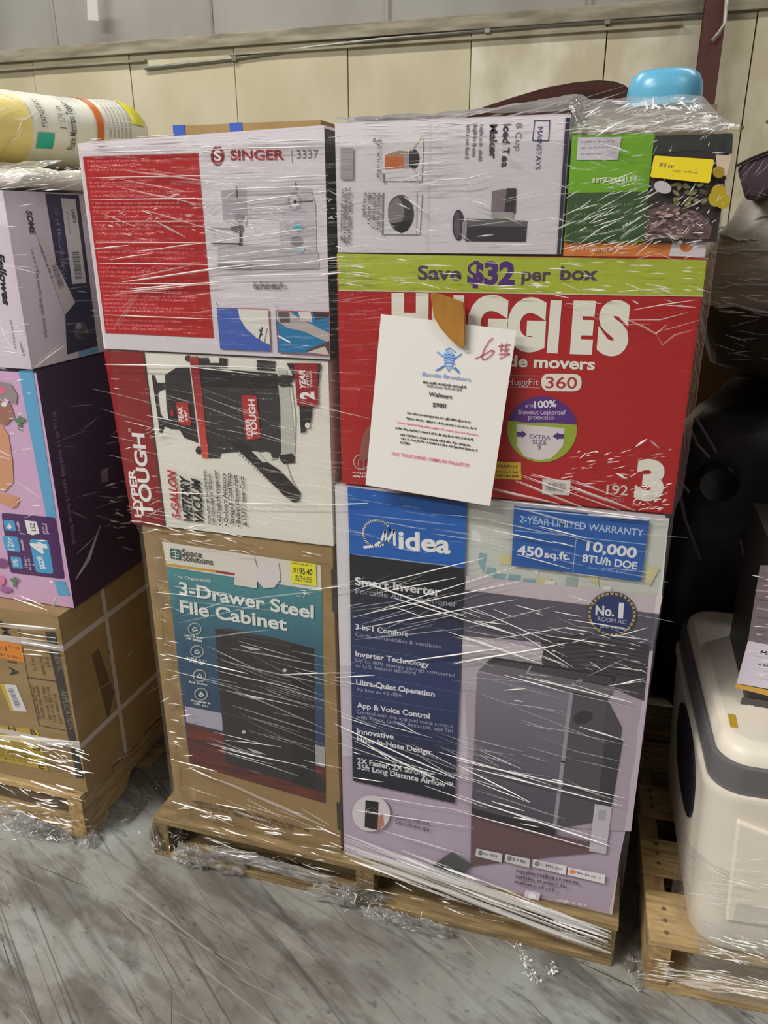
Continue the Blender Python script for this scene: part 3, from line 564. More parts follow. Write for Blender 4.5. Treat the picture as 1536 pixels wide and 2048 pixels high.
pr.ring(PX(125, 865), 15, 15, 1.5, bigw); pr.ring(PX(125, 872), 6, 9, 2, bigw); pr.small(PX(92, 910), PX(150, 914), 4, bigw); pr.small(PX(92, 925), PX(150, 928), 4, bigw)
pr.build('size_lettering', hug)
pr = Pr(F); c = PX(846, 735)
pr.ell(c, 70, 66, P(142, 162, 44)); 
pr.ell(c, 70, 66, P(80, 36, 120), 0, 26, 196, 352); pr.poly([(c[0]-67, c[1]-18), (c[0]-30, c[1]-13), (c[0]+8, c[1]-13), (c[0]+45, c[1]-17), (c[0]+69, c[1]-25), (c[0]+60, c[1]-30), (c[0]-60, c[1]-30)], P(80, 36, 120))
pr.poly(Q((746, 714), (936, 730), (930, 800), (905, 830), (880, 852), (830, 858), (775, 842), (745, 800)), P(206, 196, 196)); 
pr.poly(Q((745, 745), (765, 745), (765, 738), (786, 754), (765, 770), (765, 764), (747, 764)), P(70, 40, 116)); pr.poly(Q((934, 754), (912, 752), (912, 745), (888, 762), (912, 778), (912, 772), (932, 772)), P(70, 40, 116))
pr.text('EXTRA', PX(796, 770), PX(880, 776), 8, P(110, 90, 130), .01); pr.text('SIZE', PX(806, 792), PX(866, 796), 8, P(110, 90, 130), .01); pr.text('3', PX(826, 815), PX(842, 815), 8, P(110, 90, 130), .01)
pr.text('UP TO', PX(780, 648), PX(812, 646), 5, WHT); pr.text('100%', PX(816, 650), PX(904, 644), 13, WHT, .03); pr.text('Blowout Leakproof', PX(752, 674), PX(940, 676), 9, P(210, 196, 210)); pr.text('protection', PX(792, 694), PX(896, 696), 9, P(210, 196, 210))
pr.build('round_badge', hug, 'round purple and lime badge')
pr = Pr(F); pr.poly(Q((640, 862), (762, 866), (764, 936), (640, 930)), P(206, 172, 44)); pr.small(PX(668, 884), PX(752, 888), 5, P(120, 96, 50)); pr.small(PX(662, 906), PX(754, 910), 4, P(74, 60, 44)); pr.small(PX(662, 922), PX(754, 926), 4, P(74, 60, 44)); pr.build('yellow_label', hug)
pr = Pr(F); pr.poly(Q((848, 932), (962, 938), (955, 998), (846, 992)), P(206, 200, 194)); pr.bars(PX(862, 978), PX(942, 984), 16, P(96, 90, 92), 3); pr.build('barcode_label', hug)
pr = Pr(F); pr.ell(PX(150, 790), 12, 36, P(140, 84, 74), 12); pr.build('skin_picture', hug)

# groceries row on the red carton
orange = carton('orange_flat_carton', 'flat orange carton lying on the lime edge of the red nappy carton', (-.094, .098, .004, .26, 1.3575, 1.3765), P(206, 120, 56), seed=11)
F = front(.004); pr = Pr(F); pr.poly([(1345, 482), (1412, 484), (1410, 514), (1338, 512)], P(206, 196, 204)); pr.ell((1372, 494), 12, 10, P(196, 110, 50)); pr.small((1150, 500), (1230, 503), 7, P(226, 180, 150)); pr.build('end_print', orange, 'white end with an orange disc')
green = carton('green_carton', 'bright green carton with a darker green base beside the iced tea carton', (-.093, .018, 0, .25, 1.378, 1.520), P(112, 164, 36), seed=12)
F = front(0); pr = Pr(F); pr.poly([(1137, 386), (1299, 383), (1290, 480), (1130, 484)], P(58, 84, 48)); pr.build('dark_base_print', green, 'dark green lower half')
pr = Pr(F); pr.poly([(1156, 275), (1243, 274), (1236, 320), (1153, 320)], P(204, 196, 206)); 
for k in range(3): pr.small((1162, 286+k*12), (1230, 284+k*12), 4, P(150, 140, 156), k)
pr.build('white_label', green)
pr = Pr(F); pr.small((1184, 366), (1278, 362), 13, P(186, 206, 160), 3); 
for k in range(4): pr.small((1150, 415+k*17), (1270, 410+k*17), 6, P(104, 128, 92), k)
pr.build('lettering', green)
food = carton('dark_food_carton', 'dark carton with food pictures and a yellow sticker at the top right corner', (.020, .117, -.002, .22, 1.378, 1.516), P(54, 44, 46), seed=13)
F = front(-.002); pr = Pr(F)
pr.poly([(1310, 276), (1466, 268), (1464, 308), (1380, 300), (1306, 310)], P(52, 56, 52)); 
rr = random.Random(9)
def blob(c, a, b, m, rot):
    pr.poly([(c[0]+a*math.cos(t)*math.cos(rot)-b*math.sin(t)*math.sin(rot), c[1]+a*math.cos(t)*math.sin(rot)+b*math.sin(t)*math.cos(rot)) for t in [k*.785+rr.uniform(-.3, .3) for k in range(8)]], m)
pr.poly([(1296, 420), (1340, 408), (1400, 425), (1425, 455), (1418, 478), (1290, 478)], P(104, 82, 80))
for k in range(60):
    x, y = rr.uniform(1298, 1418), rr.uniform(418, 475); blob((x, y), rr.uniform(4, 10), rr.uniform(2, 4), P(*rr.choice(((130, 104, 102), (146, 116, 112), (108, 84, 84), (160, 134, 128), (84, 66, 66)))), rr.uniform(-.8, .3))
for k in range(26):
    x, y = rr.uniform(1345, 1418), rr.uniform(368, 412); blob((x, y), rr.uniform(4, 9), rr.uniform(3, 6), P(*rr.choice(((86, 84, 56), (108, 102, 66), (70, 68, 50), (116, 112, 82)))), rr.uniform(-1, 1))
for x, y in ((1436, 385), (1444, 402), (1430, 398)): pr.ell((x, y), 15, 16, P(160, 138, 36), 0, 16)
pr.ell((1325, 375), 18, 12, P(170, 164, 166), 20, 14); pr.poly([(1430, 310), (1462, 312), (1452, 352), (1434, 350)], P(186, 166, 148)); pr.ell((1436, 345), 12, 12, P(140, 120, 40), 0, 12)
pr.build('food_picture', food)
pr = Pr(F); pr.rrect([(1308, 312), (1427, 320), (1418, 367), (1300, 355)], .003, P(216, 194, 40)); pr.small((1318, 334), (1350, 338), 8, P(130, 116, 60)); pr.small((1345, 344), (1400, 349), 5, P(170, 150, 50)); pr.build('yellow_sticker', food)

# cartons hidden behind the front row that carry the things on top
back1 = carton('taped_kraft_carton', 'kraft carton with blue tape on its top edge behind the sewing machine carton', (-.955, -.62, .385, .8, ZP, 1.598), kraft, seed=14)
blue = P(58, 84, 168)
for px in (358, 472):
    F = Face((0, .385, 0), (1, 0, 0), (0, 0, 1)); u = F.uv((px, 255)).x; mb = MB(); mb.box(u-.014, u+.014, .3835, .42, 1.575, 1.5992, blue); mb.build('blue_tape', back1)
carton('plain_kraft_carton', 'plain kraft carton standing behind the red nappy carton', (-.44, .09, .47, .95, ZP, 1.54), kraft, seed=15)

# brown tabletop and blue tub riding on top
brown = noisy('walnut_veneer', (54, 34, 28), (68, 42, 34), 5, (2, 2, 16), .35, .02)
tt = empty('oval_tabletop', (-.14, .5, 1.542), 'dark brown rounded tabletop with a black edge lying on top of the central stack', 'tabletop')
def lens(mb, m, y0, y1, grow, dz=0):
    F = Face((0, .5, 0), (1, 0, 0), (0, 0, 1))
    pts = [F.uv(p) for p in ((850, 262), (900, 238), (960, 216), (1030, 193), (1095, 174), (1150, 164), (1195, 160), (1228, 162), (1250, 170), (1268, 186), (1280, 210), (1286, 240), (1286, 300), (850, 300))]
    cx = sum(p.x for p in pts)/len(pts); cz = sum(p.y for p in pts)/len(pts)
    q = [Vector((cx+(p.x-cx)*grow, 0, max(1.5425, cz+(p.y-cz)*grow+dz))) for p in pts]; n = len(q)
    mb.add([(v.x, y0, v.z) for v in q]+[(v.x, y1+.25*(v.z-1.55), v.z) for v in q], [tuple(range(n))[::-1], tuple(range(n, 2*n))]+[(i, (i+1) % n, (i+1) % n+n, i+n) for i in range(n)], m)
mb = MB(); lens(mb, brown, .495, .52, .985, -.001); mb.build('board', tt)
mb = MB(); lens(mb, mat('black_edge_band', (30, 24, 24), .4), .502, .515, 1.0); mb.build('edge_band', tt, 'black edge band')
carton('taupe_carton', 'grey brown carton under the blue tub behind the green carton', (-.088, .115, .268, .452, 1.3575, 1.583), P(120, 104, 88), seed=17)
tub = empty('blue_tub', (.036, .36, 1.584), 'light blue rounded plastic tub upside down on the top right of the central stack', 'tub')
mb = MB(); tubm = mat('light_blue_plastic', (96, 166, 198), .3, .5); n = 40; prof = [(1.0, 1.584), (1.0, 1.588), (.955, 1.591), (.96, 1.60), (.965, 1.612), (.94, 1.626), (.86, 1.638), (.72, 1.6445), (.4, 1.647), (.02, 1.6475)]
vs = []
for r_, z in prof:
    for k in range(n):
        t = 2*math.pi*k/n; cx = math.copysign(abs(math.cos(t))**.75, math.cos(t)); sy = math.copysign(abs(math.sin(t))**.75, math.sin(t)); vs.append((.032+.065*r_*cx, .36+.085*r_*sy, z))
mb.add(vs, [(i*n+k, i*n+(k+1) % n, (i+1)*n+(k+1) % n, (i+1)*n+k) for i in range(len(prof)-1) for k in range(n)]+[tuple(range(n))[::-1], tuple(range((len(prof)-1)*n, len(prof)*n))], tubm); mb.smooth = True
mb.build('body', tub)
mb = MB(); mb.tube([(.032+.069*math.cos(2*math.pi*k/32), .36+.089*math.sin(2*math.pi*k/32), 1.5885) for k in range(33)], .004, tubm, 6); mb.build('rim', tub, smooth=True)

# ------------------------------------------------------------------ left stack
XR = -1.112
kr = carton('strapped_kraft_carton', 'large strapped kraft carton with black and yellow print at the bottom of the left stack', (-1.95, XR, -.012, .62, .131, .603), kraft, seed=20)
Fr = rside(XR); Ff = front(-.012)
PX = lambda x, y: (x/6.605, 1250+y/6.605)
pr = Pr(Ff); pr.poly(Q((600, 88), (735, 95), (1110, 2030), (1020, 2020)), P(50, 46, 44)); pr.text('AUTHENTIC', PX(672, 250), PX(775, 610), 11, P(120, 110, 88), .01); pr.text('APPLICATION', PX(800, 850), PX(915, 1370), 11, P(120, 110, 88), .01); pr.build('black_band', kr, 'black printed column with pale text')
pr = Pr(Ff); ln = P(72, 58, 42); bk = P(40, 34, 30)
pr.line(Q((245, 40), (370, 690), (520, 1320), (680, 1360)), 1.5, ln); pr.line(Q((370, 690), (750, 745)), 2.2, ln); pr.line(Q((520, 1320), (900, 1400)), 1.5, ln)
for x, a, b in ((450, 420, 640), (560, 420, 670), (640, 420, 600), (450, 790, 1250), (510, 800, 1260), (590, 800, 1280), (650, 810, 1300), (740, 900, 1320)): pr.small(PX(x-40, a), PX(x-40+(b-a)*.22, b), 6, P(104, 82, 54), x)
pr.text('A', (-16, 1232), (-12, 1250), 18, bk, .02); pr.text('M', PX(10, 20), PX(38, 130), 16, bk, .01); pr.text('I', PX(105, 470), PX(110, 490), 16, bk, .02); pr.text('A', PX(120, 545), PX(142, 660), 16, bk, .02)
pr.build('lettering', kr)
pr = Pr(Ff); pr.poly(Q((0, 198), (285, 255), (325, 495), (-120, 400)), P(206, 128, 38)); pr.small(PX(-90, 305), PX(110, 345), 8, P(120, 62, 24), 2); pr.small(PX(0, 395), PX(290, 455), 5, P(150, 84, 30)); pr.small(PX(120, 290), PX(280, 330), 5, P(150, 84, 30)); pr.build('orange_label', kr)
pr = Pr(Ff); pr.poly(Q((0, 775), (60, 780), (185, 1140), (150, 1135)), P(190, 166, 40)); pr.poly(Q((58, 778), (215, 790), (360, 1142), (185, 1132)), P(206, 202, 206)); pr.bars(PX(105, 840), PX(215, 1085), 10, P(90, 88, 106), 4); pr.build('barcode_label', kr)
pr = Pr(Ff); yl = P(172, 150, 52); pr.poly(Q((0, 1318), (480, 1375), (540, 1900), (0, 1790)), yl); pr.poly(Q((400, 1375), (500, 1385), (640, 1920), (540, 1900)), P(184, 158, 50))
pr.text('H', PX(120, 1385), PX(215, 1398), 9, bk, .01); pr.text('B', PX(420, 1445), PX(492, 1452), 10, bk, .02); pr.text('G', PX(430, 1640), PX(540, 1665), 10, bk, .02); pr.text('E', PX(520, 1885), PX(600, 1900), 10, bk, .02)
for k in range(5): pr.small(PX(-20, 1600+k*36), PX(420, 1690+k*36), 4, P(120, 100, 40), k)
pr.rrect(Q((675, 1830), (1000, 1890), (1010, 2020), (685, 1960)), .001, P(150, 122, 80)); pr.small(PX(720, 1890), PX(930, 1930), 5, ln)
pr.build('yellow_panel', kr, 'yellow warning panel')
pr = Pr(Fr); pr.line([(216, 1303), (225, 1310), (222, 1322)], 2, P(60, 48, 36)); pr.line([(225, 1330), (240, 1400)], 2, P(70, 56, 40)); pr.poly([(183, 1310), (197, 1296), (228, 1385), (216, 1440)], P(96, 76, 46)); pr.build('side_print', kr)
strap = mat('plastic_strapping', (190, 182, 178), .35)
def strap_path(pts, w, up):
    mb = MB(); vs = []
    for p, n in pts: vs += [Vector(p)-Vector(up)*w/2+Vector(n)*.002, Vector(p)+Vector(up)*w/2+Vector(n)*.002]
    mb.add(vs, [(2*i, 2*i+2, 2*i+3, 2*i+1) for i in range(len(pts)-1)], strap); return mb
for z in (.262, .525):
    mb = strap_path([((-1.95, -.012, z), FY), ((XR, -.012, z), (.7, -.7, 0)), ((XR, .62, z), (1, 0, 0))], .014, (0, 0, 1)); mb.build('strap', kr, thick=.0012)
mb = strap_path([((XR, .142, .603), (1, 0, .4)), ((XR, .142, .131), (1, 0, 0))], .012, (0, 1, 0)); mb.build('strap', kr, thick=.0012)
pur = carton('purple_nappy_carton', 'purple and pink nappy carton on top of the strapped kraft carton', (-1.85, XR+.012, .028, .32, .606, 1.132), P(48, 18, 58), seed=21, sides={'front': P(196, 160, 192)})
Fp = front(.028); pr = Pr(Fp)
pr.poly([(37, 742), (66, 737), (113, 1036), (93, 1034)], P(92, 156, 196)); pr.poly([(108, 1160), (131, 1163), (141, 1192), (117, 1190)], P(92, 156, 196)); pr.build('blue_edge_strip', pur, 'light blue strip down the front edge')
pr = Pr(Fp); pr.rrect([(3, 1025), (112, 1035), (130, 1158), (21, 1145)], .008, P(72, 34, 88)); bl = P(66, 148, 196)
pr.rrect([(59, 1077), (97, 1081), (108, 1148), (72, 1144)], .01, bl); pr.text('SIZE', (92, 1138), (84, 1112), 9, WHT, .03); pr.text('4', (96, 1108), (91, 1085), 28, WHT, .05)
pr.rrect([(7, 1040), (29, 1041), (33, 1062), (11, 1060)], .004, bl); pr.rrect([(5, 1071), (36, 1073), (42, 1104), (12, 1101)], .006, bl); pr.rrect([(21, 1112), (42, 1114), (47, 1137), (26, 1135)], .004, bl)
pr.text('0%', (38, 1132), (35, 1118), 9, WHT, .02); pr.text('12hr', (30, 1100), (24, 1074), 11, WHT, .02); pr.poly([(15, 1054), (20, 1046), (25, 1055), (20, 1058)], WHT)
pr.poly([(50, 1040), (74, 1043), (80, 1066), (66, 1070), (56, 1066)], WHT); pr.text('152', (73, 1062), (70, 1046), 9, P(72, 34, 88), .02)
for x, a, b in ((88, 1068, 1044), (94, 1068, 1044), (38, 1062, 1040), (46, 1100, 1078), (52, 1135, 1110), (60, 1140, 1115)): pr.small((x+4, a), (x, b), 5, P(180, 166, 190), x)
pr.build('info_panel', pur, 'purple information panel with blue tiles')
pr = Pr(Fp); sk = P(196, 142, 108)
pr.poly([(-30, 845), (6, 850), (18, 870), (26, 920), (28, 965), (10, 984), (-30, 970)], sk); pr.poly([(-25, 984), (20, 988), (38, 994), (40, 1000), (36, 1012), (26, 1016), (0, 1004), (-25, 1004)], sk); 
for k in range(4): pr.ell((36-k*2, 1000+k*4), 4, 2.6, P(186, 128, 96))
pr.poly([(0, 800), (22, 806), (30, 832), (14, 850), (0, 846)], P(150, 104, 86)); pr.line([(0, 900), (22, 912)], 3, P(224, 196, 190)); pr.line([(0, 912), (20, 918)], 2, P(224, 196, 190))
pr.poly([(0, 762), (24, 768), (36, 790), (34, 808), (14, 800), (0, 795)], P(140, 130, 130)); pr.ell((10, 808), 6, 5, P(222, 216, 214)); pr.ell((0, 780), 14, 8, P(206, 106, 130)); pr.poly([(8, 795), (20, 800), (16, 808)], P(206, 190, 206))
pr.build('infant_picture', pur)
for a, b in (((41, 845), 9), ((31, 1163), 7)):
    pr = Pr(Fp); 
    for t in (-50, 0, 50, 180): pr.ell((a[0]+b*.7*math.sin(math.radians(t)), a[1]-b*.7*math.cos(math.radians(t))), b*.4, b*.9, P(90, 122, 92), t)
    pr.build('leaf_print', pur)
pr = Pr(Fp); pr.ell((6, 1125), 12, 9, P(120, 66, 116)); pr.ell((2, 1160), 10, 10, P(206, 120, 160)); pr.ell((14, 1178), 12, 6, P(150, 96, 150)); pr.build('blossom_print', pur)
Fq = rside(XR+.012); pr = Pr(Fq); pr.small((104, 825), (146, 1094), 8, P(108, 78, 112), 5); pr.build('side_lettering', pur); pr = Pr(Fq); pr.poly([(200, 940), (214, 935), (217, 962), (204, 966)], P(118, 98, 124)); pr.build('side_label', pur); pr = Pr(Fq); pr.poly([(159, 704), (195, 694), (197, 702), (162, 713)], P(92, 156, 196)); pr.build('blue_corner', pur)
sh = carton('shredder_carton', 'lilac white office shredder carton with a navy side panel on the purple nappy carton', (-1.9, XR+.008, .022, .268, 1.136, 1.462), mat('lilac_carton', (200, 188, 200), .45), seed=22)
Fs = Face((XR+.008, 0, 0), (0, 1, 0), (0, 0, 1), 1.138); pr = Pr(Fs); pr.poly([(90, 387), (157, 390), (195, 692), (134, 709), (130, 631), (107, 493)], P(40, 42, 74)); pr.build('navy_panel', sh, 'navy blue print panel'); pr = Pr(Fs)
pr.text('SOME', (52, 421), (61, 470), 10, P(50, 46, 54), .04, .2); pr.text("The world's toughest shredders", (70, 540), (90, 676), 7, P(110, 100, 112)); pr.small((61, 500), (75, 545), 5, P(130, 118, 128)); pr.text('10', (108, 418), (110, 430), 8, P(106, 110, 146)); pr.small((111, 438), (126, 555), 7, P(106, 110, 146)); pr.small((118, 470), (128, 560), 5, P(86, 90, 126)); pr.build('lettering', sh)
pr = Pr(Fs); pr.poly([(121, 396), (150, 398), (172, 566), (144, 568)], P(198, 194, 196)); pr.text('1002', (141, 420), (147, 447), 6, P(80, 78, 90), .03); pr.text('Premium', (131, 425), (137, 466), 6, P(130, 126, 136)); pr.bars((143, 504), (150, 558), 14, P(70, 68, 84), 5); pr.build('barcode_label', sh)
pr = Pr(Fs); pr.poly([(72, 468), (88, 474), (112, 526), (150, 605), (130, 629), (118, 600), (100, 548)], P(192, 184, 186)); pr.bars((102, 532), (118, 580), 12, P(90, 86, 94), 6); pr.small((78, 490), (104, 560), 5, P(120, 112, 116)); pr.build('torn_label', sh, 'torn creased white shipping label')
pr = Pr(Fs); pr.ell((161, 662), 14, 17, P(92, 84, 96)); pr.ell((165, 668), 8, 9, P(60, 52, 62)); pr.ell((156, 652), 6, 6, P(150, 140, 146)); pr.build('round_picture', sh)
F = front(.022); pr = Pr(F); pr.text('Fellowes', (-6, 505), (7, 610), 13, P(34, 30, 34), .04, .25); pr.small((38, 682), (46, 712), 5, P(150, 140, 150)); pr.small((20, 640), (30, 700), 4, P(160, 150, 160)); pr.build('brand_lettering', sh)
carton('pale_carton', 'cream carton standing behind the shredder carton in the left stack', (-1.9, -1.035, .32, .66, 1.004, 1.462), P(212, 204, 184), seed=23)
carton('grey_felt_carton', 'grey blue carton wedged behind the purple nappy carton', (-1.7, -1.06, .335, .60, .606, 1.002), noisy('grey_felt_print', (84, 88, 94), (104, 108, 112), 30), seed=24)
# soft white pack and mattress roll
def pillow(name, parent, c, sx, sy, sz, m, amp=.02, f=6, p=3, label=None, n=36, k=22, zmin=None, seed=0):
    mb = MB(); vs = []
    for j in range(k+1):
        ph = math.pi*(j/k-.5)
        for i in range(n):
            t = 2*math.pi*i/n; e = 2/p
            cc = lambda v: math.copysign(abs(v)**e, v)
            q = Vector((cc(math.cos(t))*max(0, math.cos(ph))**e, cc(math.sin(t))*max(0, math.cos(ph))**e, cc(math.sin(ph))))
            w = noise.fractal(Vector((q.x*f*sx*3+seed, q.y*f*sy*3, q.z*f*sz*3)), 1, 2, 4)*amp
            v = Vector(c)+Vector((q.x*(sx+w), q.y*(sy+w), q.z*(sz+w)))
            if zmin is not None: v.z = max(v.z, zmin)
            vs.append(v)
    mb.add(vs, [(j*n+i, j*n+(i+1) % n, (j+1)*n+(i+1) % n, (j+1)*n+i) for j in range(k) for i in range(n)], m); mb.smooth = True
    return mb.build(name, parent, label)
wsoft = noisy('white_wadding', (222, 216, 200), (200, 194, 178), 14, (1, 1, 3), .5, .4)
pk = empty('white_soft_pack', (-1.42, .3, 1.464), 'soft white wrapped pack under the mattress roll on the left stack', 'pack')
pillow('body', pk, (-1.43, .29, 1.4865), .415, .28, .0225, wsoft, .012, 5, 3.2, zmin=1.4635)
A = Vector((-1.47, -.03, 1.588)); Bv = Vector((-1.165, .525, 1.592)); LN = (Bv-A).length; ax = (Bv-A).normalized(); sx_ = Vector((ax.y, -ax.x, 0)).normalized(); RR = .076
roll = empty('mattress_roll', (A+Bv)/2-Vector((0, 0, RR+.01)), 'rolled white foam mattress topper in printed film on the left stack', 'mattress')
rollm = noisy('mattress_cover', (226, 220, 204), (208, 200, 182), 8, (1, 1, 1), .45, .25)
yel = P(214, 196, 120)
def rollpt(u, th, d=0):
    e = 1.0
    if u < .05: e = .62+.38*math.sin(max(0, u)/.05*math.pi/2)
    if u > LN-.06: e = .75+.25*math.sin(max(0, LN-u)/.06*math.pi/2)
    r_ = (RR+d)*e*(1+.022*math.sin(th*3+u*9)+.018*math.sin(u*23))
    return A+ax*u+(sx_*math.sin(th)*1.85+Vector((0, 0, 1))*math.cos(th))*r_
mb = MB(); nu, nt = 40, 48; vs = [rollpt(LN*i/nu, 2*math.pi*k/nt) for i in range(nu+1) for k in range(nt)]
mb.add(vs, [(i*nt+k, (i+1)*nt+k, (i+1)*nt+(k+1) % nt, i*nt+(k+1) % nt) for i in range(nu) for k in range(nt)], rollm); mb.add([v for v in vs[-nt:]], [tuple(range(nt))], rollm); mb.smooth = True
mb.build('foam_roll', roll)
mb = MB(); vs = [rollpt(0, 2*math.pi*k/nt)-ax*.001 for k in range(nt)]+[A-ax*.01]; mb.add(vs, [(k, (k+1) % nt, nt) for k in range(nt)], yel); mb.build('foam_end', roll, 'pale yellow foam end')
def wrap_patch(u0, u1, t0, t1, m, name, d=.0016, label=None, skew=0):
    mb = MB(); a, b = 6, 16; vs = [rollpt(u0+(u1-u0)*i/a+skew*(k/b), math.radians(t0+(t1-t0)*k/b), d) for i in range(a+1) for k in range(b+1)]
    mb.add(vs, [(i*(b+1)+k, (i+1)*(b+1)+k, (i+1)*(b+1)+k+1, i*(b+1)+k+1) for i in range(a) for k in range(b)], m); mb.smooth = True; return mb.build(name, roll, label)
def wrap_text(txt, u, t_start, t_end, cap, m, mb, bold=0, d=.0024):
    vs, fs = glyphs(txt, bold); x0 = min(v[0] for v in vs); x1 = max(v[0] for v in vs)
    mb.add([rollpt(u-v[1]/CAPH*cap, math.radians(t_start+(t_end-t_start)*(v[0]-x0)/(x1-x0)), d) for v in vs], fs, m)
wrap_patch(.10, .355, 40, 150, yel, 'foam_window', .0010, 'pale yellow foam showing through the film')
wrap_patch(.495, .510, -40, 120, P(196, 104, 44), 'orange_stripe', .0018, skew=-.0)
wrap_patch(.365, .40, 100, 122, P(40, 160, 136), 'green_label'); wrap_patch(.575, .615, 28, 78, P(226, 212, 60), 'yellow_sticker')
mb = MB(); gx = P(96, 90, 84)
wrap_text('MAINSTAYS', .385, 92, 48, .012, gx, mb); mb.build('brand_lettering', roll); mb = MB(); wrap_text('1 1/4 in', .425, 92, 60, .014, gx, mb); wrap_text('Foam Mattress Topper', .447, 122, 48, .015, P(70, 66, 64), mb, .01)
mb.build('title_lettering', roll); mb = MB()
for k in range(8): wrap_text('iiuni nnil uimin lini umiin inmu', .440+k*.006, 44, -14, .004, P(150, 142, 132), mb)
for k in range(6): wrap_text('iinuim nil unnim liiuni mn inuil nniim uil inm', .525+k*.009, 100, -10, .0055, P(120, 114, 108), mb)
mb.build('roll_lettering', roll)

# ------------------------------------------------------------------ right stack
RM = Matrix.Rotation(math.radians(3.0), 3, 'Z'); RP = Vector((.168, -.052, 0)); RT = lambda v: RP+RM @ Vector(v)
cool = empty('cooler', RT((.40, .27, .131)), 'big white cooler with a grey lid band on the right pallet', 'cooler')
cw = noisy('cooler_plastic', (214, 206, 192), (206, 198, 184), 4, (1, 1, 1), .35, .02); cg = mat('cooler_grey_band', (92, 90, 92), .45)
def rring(x0, x1, y0, y1, r, z, n=8):
    out = []
    for cx, cy, a in ((x0+r, y0+r, 180), (x1-r, y0+r, 270), (x1-r, y1-r, 0), (x0+r, y1-r, 90)):
        for k in range(n+1):
            t = math.radians(a+90*k/n); out.append(RT((cx+r*math.cos(t), cy+r*math.sin(t), z)))
    return out
def rloft(name, secs, m, label=None, parent=cool, caps=True):
    mb = MB(); vs = []; n = None
    for s in secs: q = rring(*s); n = len(q); vs += q
    mb.add(vs, [(i*n+k, i*n+(k+1) % n, (i+1)*n+(k+1) % n, (i+1)*n+k) for i in range(len(secs)-1) for k in range(n)], m)
    if caps: mb.add(vs[:n], [tuple(range(n))[::-1]], m); mb.add(vs[-n:], [tuple(range(n))], m)
    o = mb.build(name, parent, label, smooth=True)
    e = o.modifiers.new('e', 'EDGE_SPLIT'); e.split_angle = math.radians(40); return o
XX, YB = .78, .545
rloft('body', [(.084, XX-.03, .010, YB-.013, .05, .1315), (.070, XX-.012, -.004, YB-.012, .06, .150), (.068, XX-.01, -.006, YB-.010, .06, .22), (.055, XX, -.008, YB, .06, .465), (.050, XX, -.012, YB, .06, .48), (.050, XX, -.012, YB, .06, .492)], cw)
rloft('lid_band', [(.057, XX-.004, -.004, YB-.004, .056, .4925), (.055, XX-.004, -.006, YB-.002, .056, .51), (.057, XX-.004, -.004, YB-.004, .056, .545)], cg, 'grey band below the lid')
rloft('lid', [(.066, XX-.01, .006, YB-.012, .052, .5455), (.067, XX-.012, .008, YB-.014, .052, .562), (.074, XX-.02, .018, YB-.022, .05, .574), (.086, XX-.03, .034, YB-.036, .045, .578)], cw)
mb = MB(); pts = []
for k in range(26):
    t = 2*math.pi*k/26; yy = .24+.13*math.copysign(abs(math.cos(t))**.8, math.cos(t)); zz = .375+.088*math.copysign(abs(math.sin(t))**.8, math.sin(t)); pts.append((yy, zz))
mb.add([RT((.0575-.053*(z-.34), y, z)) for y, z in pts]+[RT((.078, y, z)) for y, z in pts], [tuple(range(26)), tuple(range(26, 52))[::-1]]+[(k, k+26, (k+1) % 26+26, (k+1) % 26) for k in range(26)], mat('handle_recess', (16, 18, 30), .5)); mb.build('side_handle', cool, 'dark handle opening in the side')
mb = MB(); q = [(.105, .445), (.215, .412), (.200, .225), (.118, .22)]
mb.add([RT((x, .0005-.0155+(.465-z)*.01, z)) for i, (x, z) in enumerate(q)]+[RT((x*1.0, .02, z)) for x, z in q], [(0, 3, 2, 1), (0, 1, 5, 4), (1, 2, 6, 5), (2, 3, 7, 6), (3, 0, 4, 7)], cw); mb.build('front_panel', cool, bevel=.004)
mb = MB(); c_ = RT((.094, .085, .578)); mb.box(c_.x-.006, c_.x+.006, c_.y-.02, c_.y+.02, .576, .5795, P(170, 140, 40)); mb.build('yellow_sticker', cool)
bg = carton('gold_striped_carton', 'dark carton with gold stripes and a white panel standing on the cooler lid', (.286, .66, .098, .36, .5785, .88), P(40, 36, 36), seed=30)
F = front(.098); pr = Pr(F)
pr.poly([(1478, 1418), (1540, 1436), (1540, 1456), (1474, 1432)], P(190, 146, 66)); pr.build('gold_stripe', bg, 'gold stripe'); pr = Pr(F); pr.poly([(1472, 1367), (1540, 1380), (1540, 1392), (1470, 1375)], P(190, 146, 66)); pr.build('gold_stripe', bg, 'gold stripe')
pr = Pr(F); pr.poly([(1496, 1281), (1545, 1290), (1545, 1379), (1473, 1366)], P(194, 186, 198)); pr.text('Memory', (1520, 1307), (1585, 1318), 7, P(60, 54, 62), .03); pr.small((1516, 1330), (1560, 1337), 5, P(110, 104, 112)); pr.build('white_panel', bg)
pr = Pr(F); pr.poly([(1520, 1130), (1560, 1130), (1560, 1290), (1496, 1281)], P(112, 98, 104)); 
for k in range(5): pr.line([(1512+k*1, 1180+k*18), (1560, 1186+k*18)], 4, P(*((150, 136, 140), (92, 80, 86))[k % 2]))
pr.rrect([(1484, 1393), (1540, 1402), (1540, 1430), (1478, 1418)], .003, P(74, 68, 68)); pr.small((1490, 1414), (1560, 1427), 7, P(190, 184, 180), 4); pr.build('picture', bg)
bb = empty('black_wrapped_bundle', (.55, .86, .131), 'large black wrapped bundle behind the white cooler', 'bundle')
blk = noisy('black_polythene', (20, 18, 22), (30, 27, 32), 7, (1, 1, 1), .4, .8, spec=.35)
pillow('body', bb, (.575, .80, .582), .445, .21, .450, blk, .025, 3, 4.5, zmin=.1315, seed=3)
smk = mat('dark_strap', (60, 54, 58), .4)
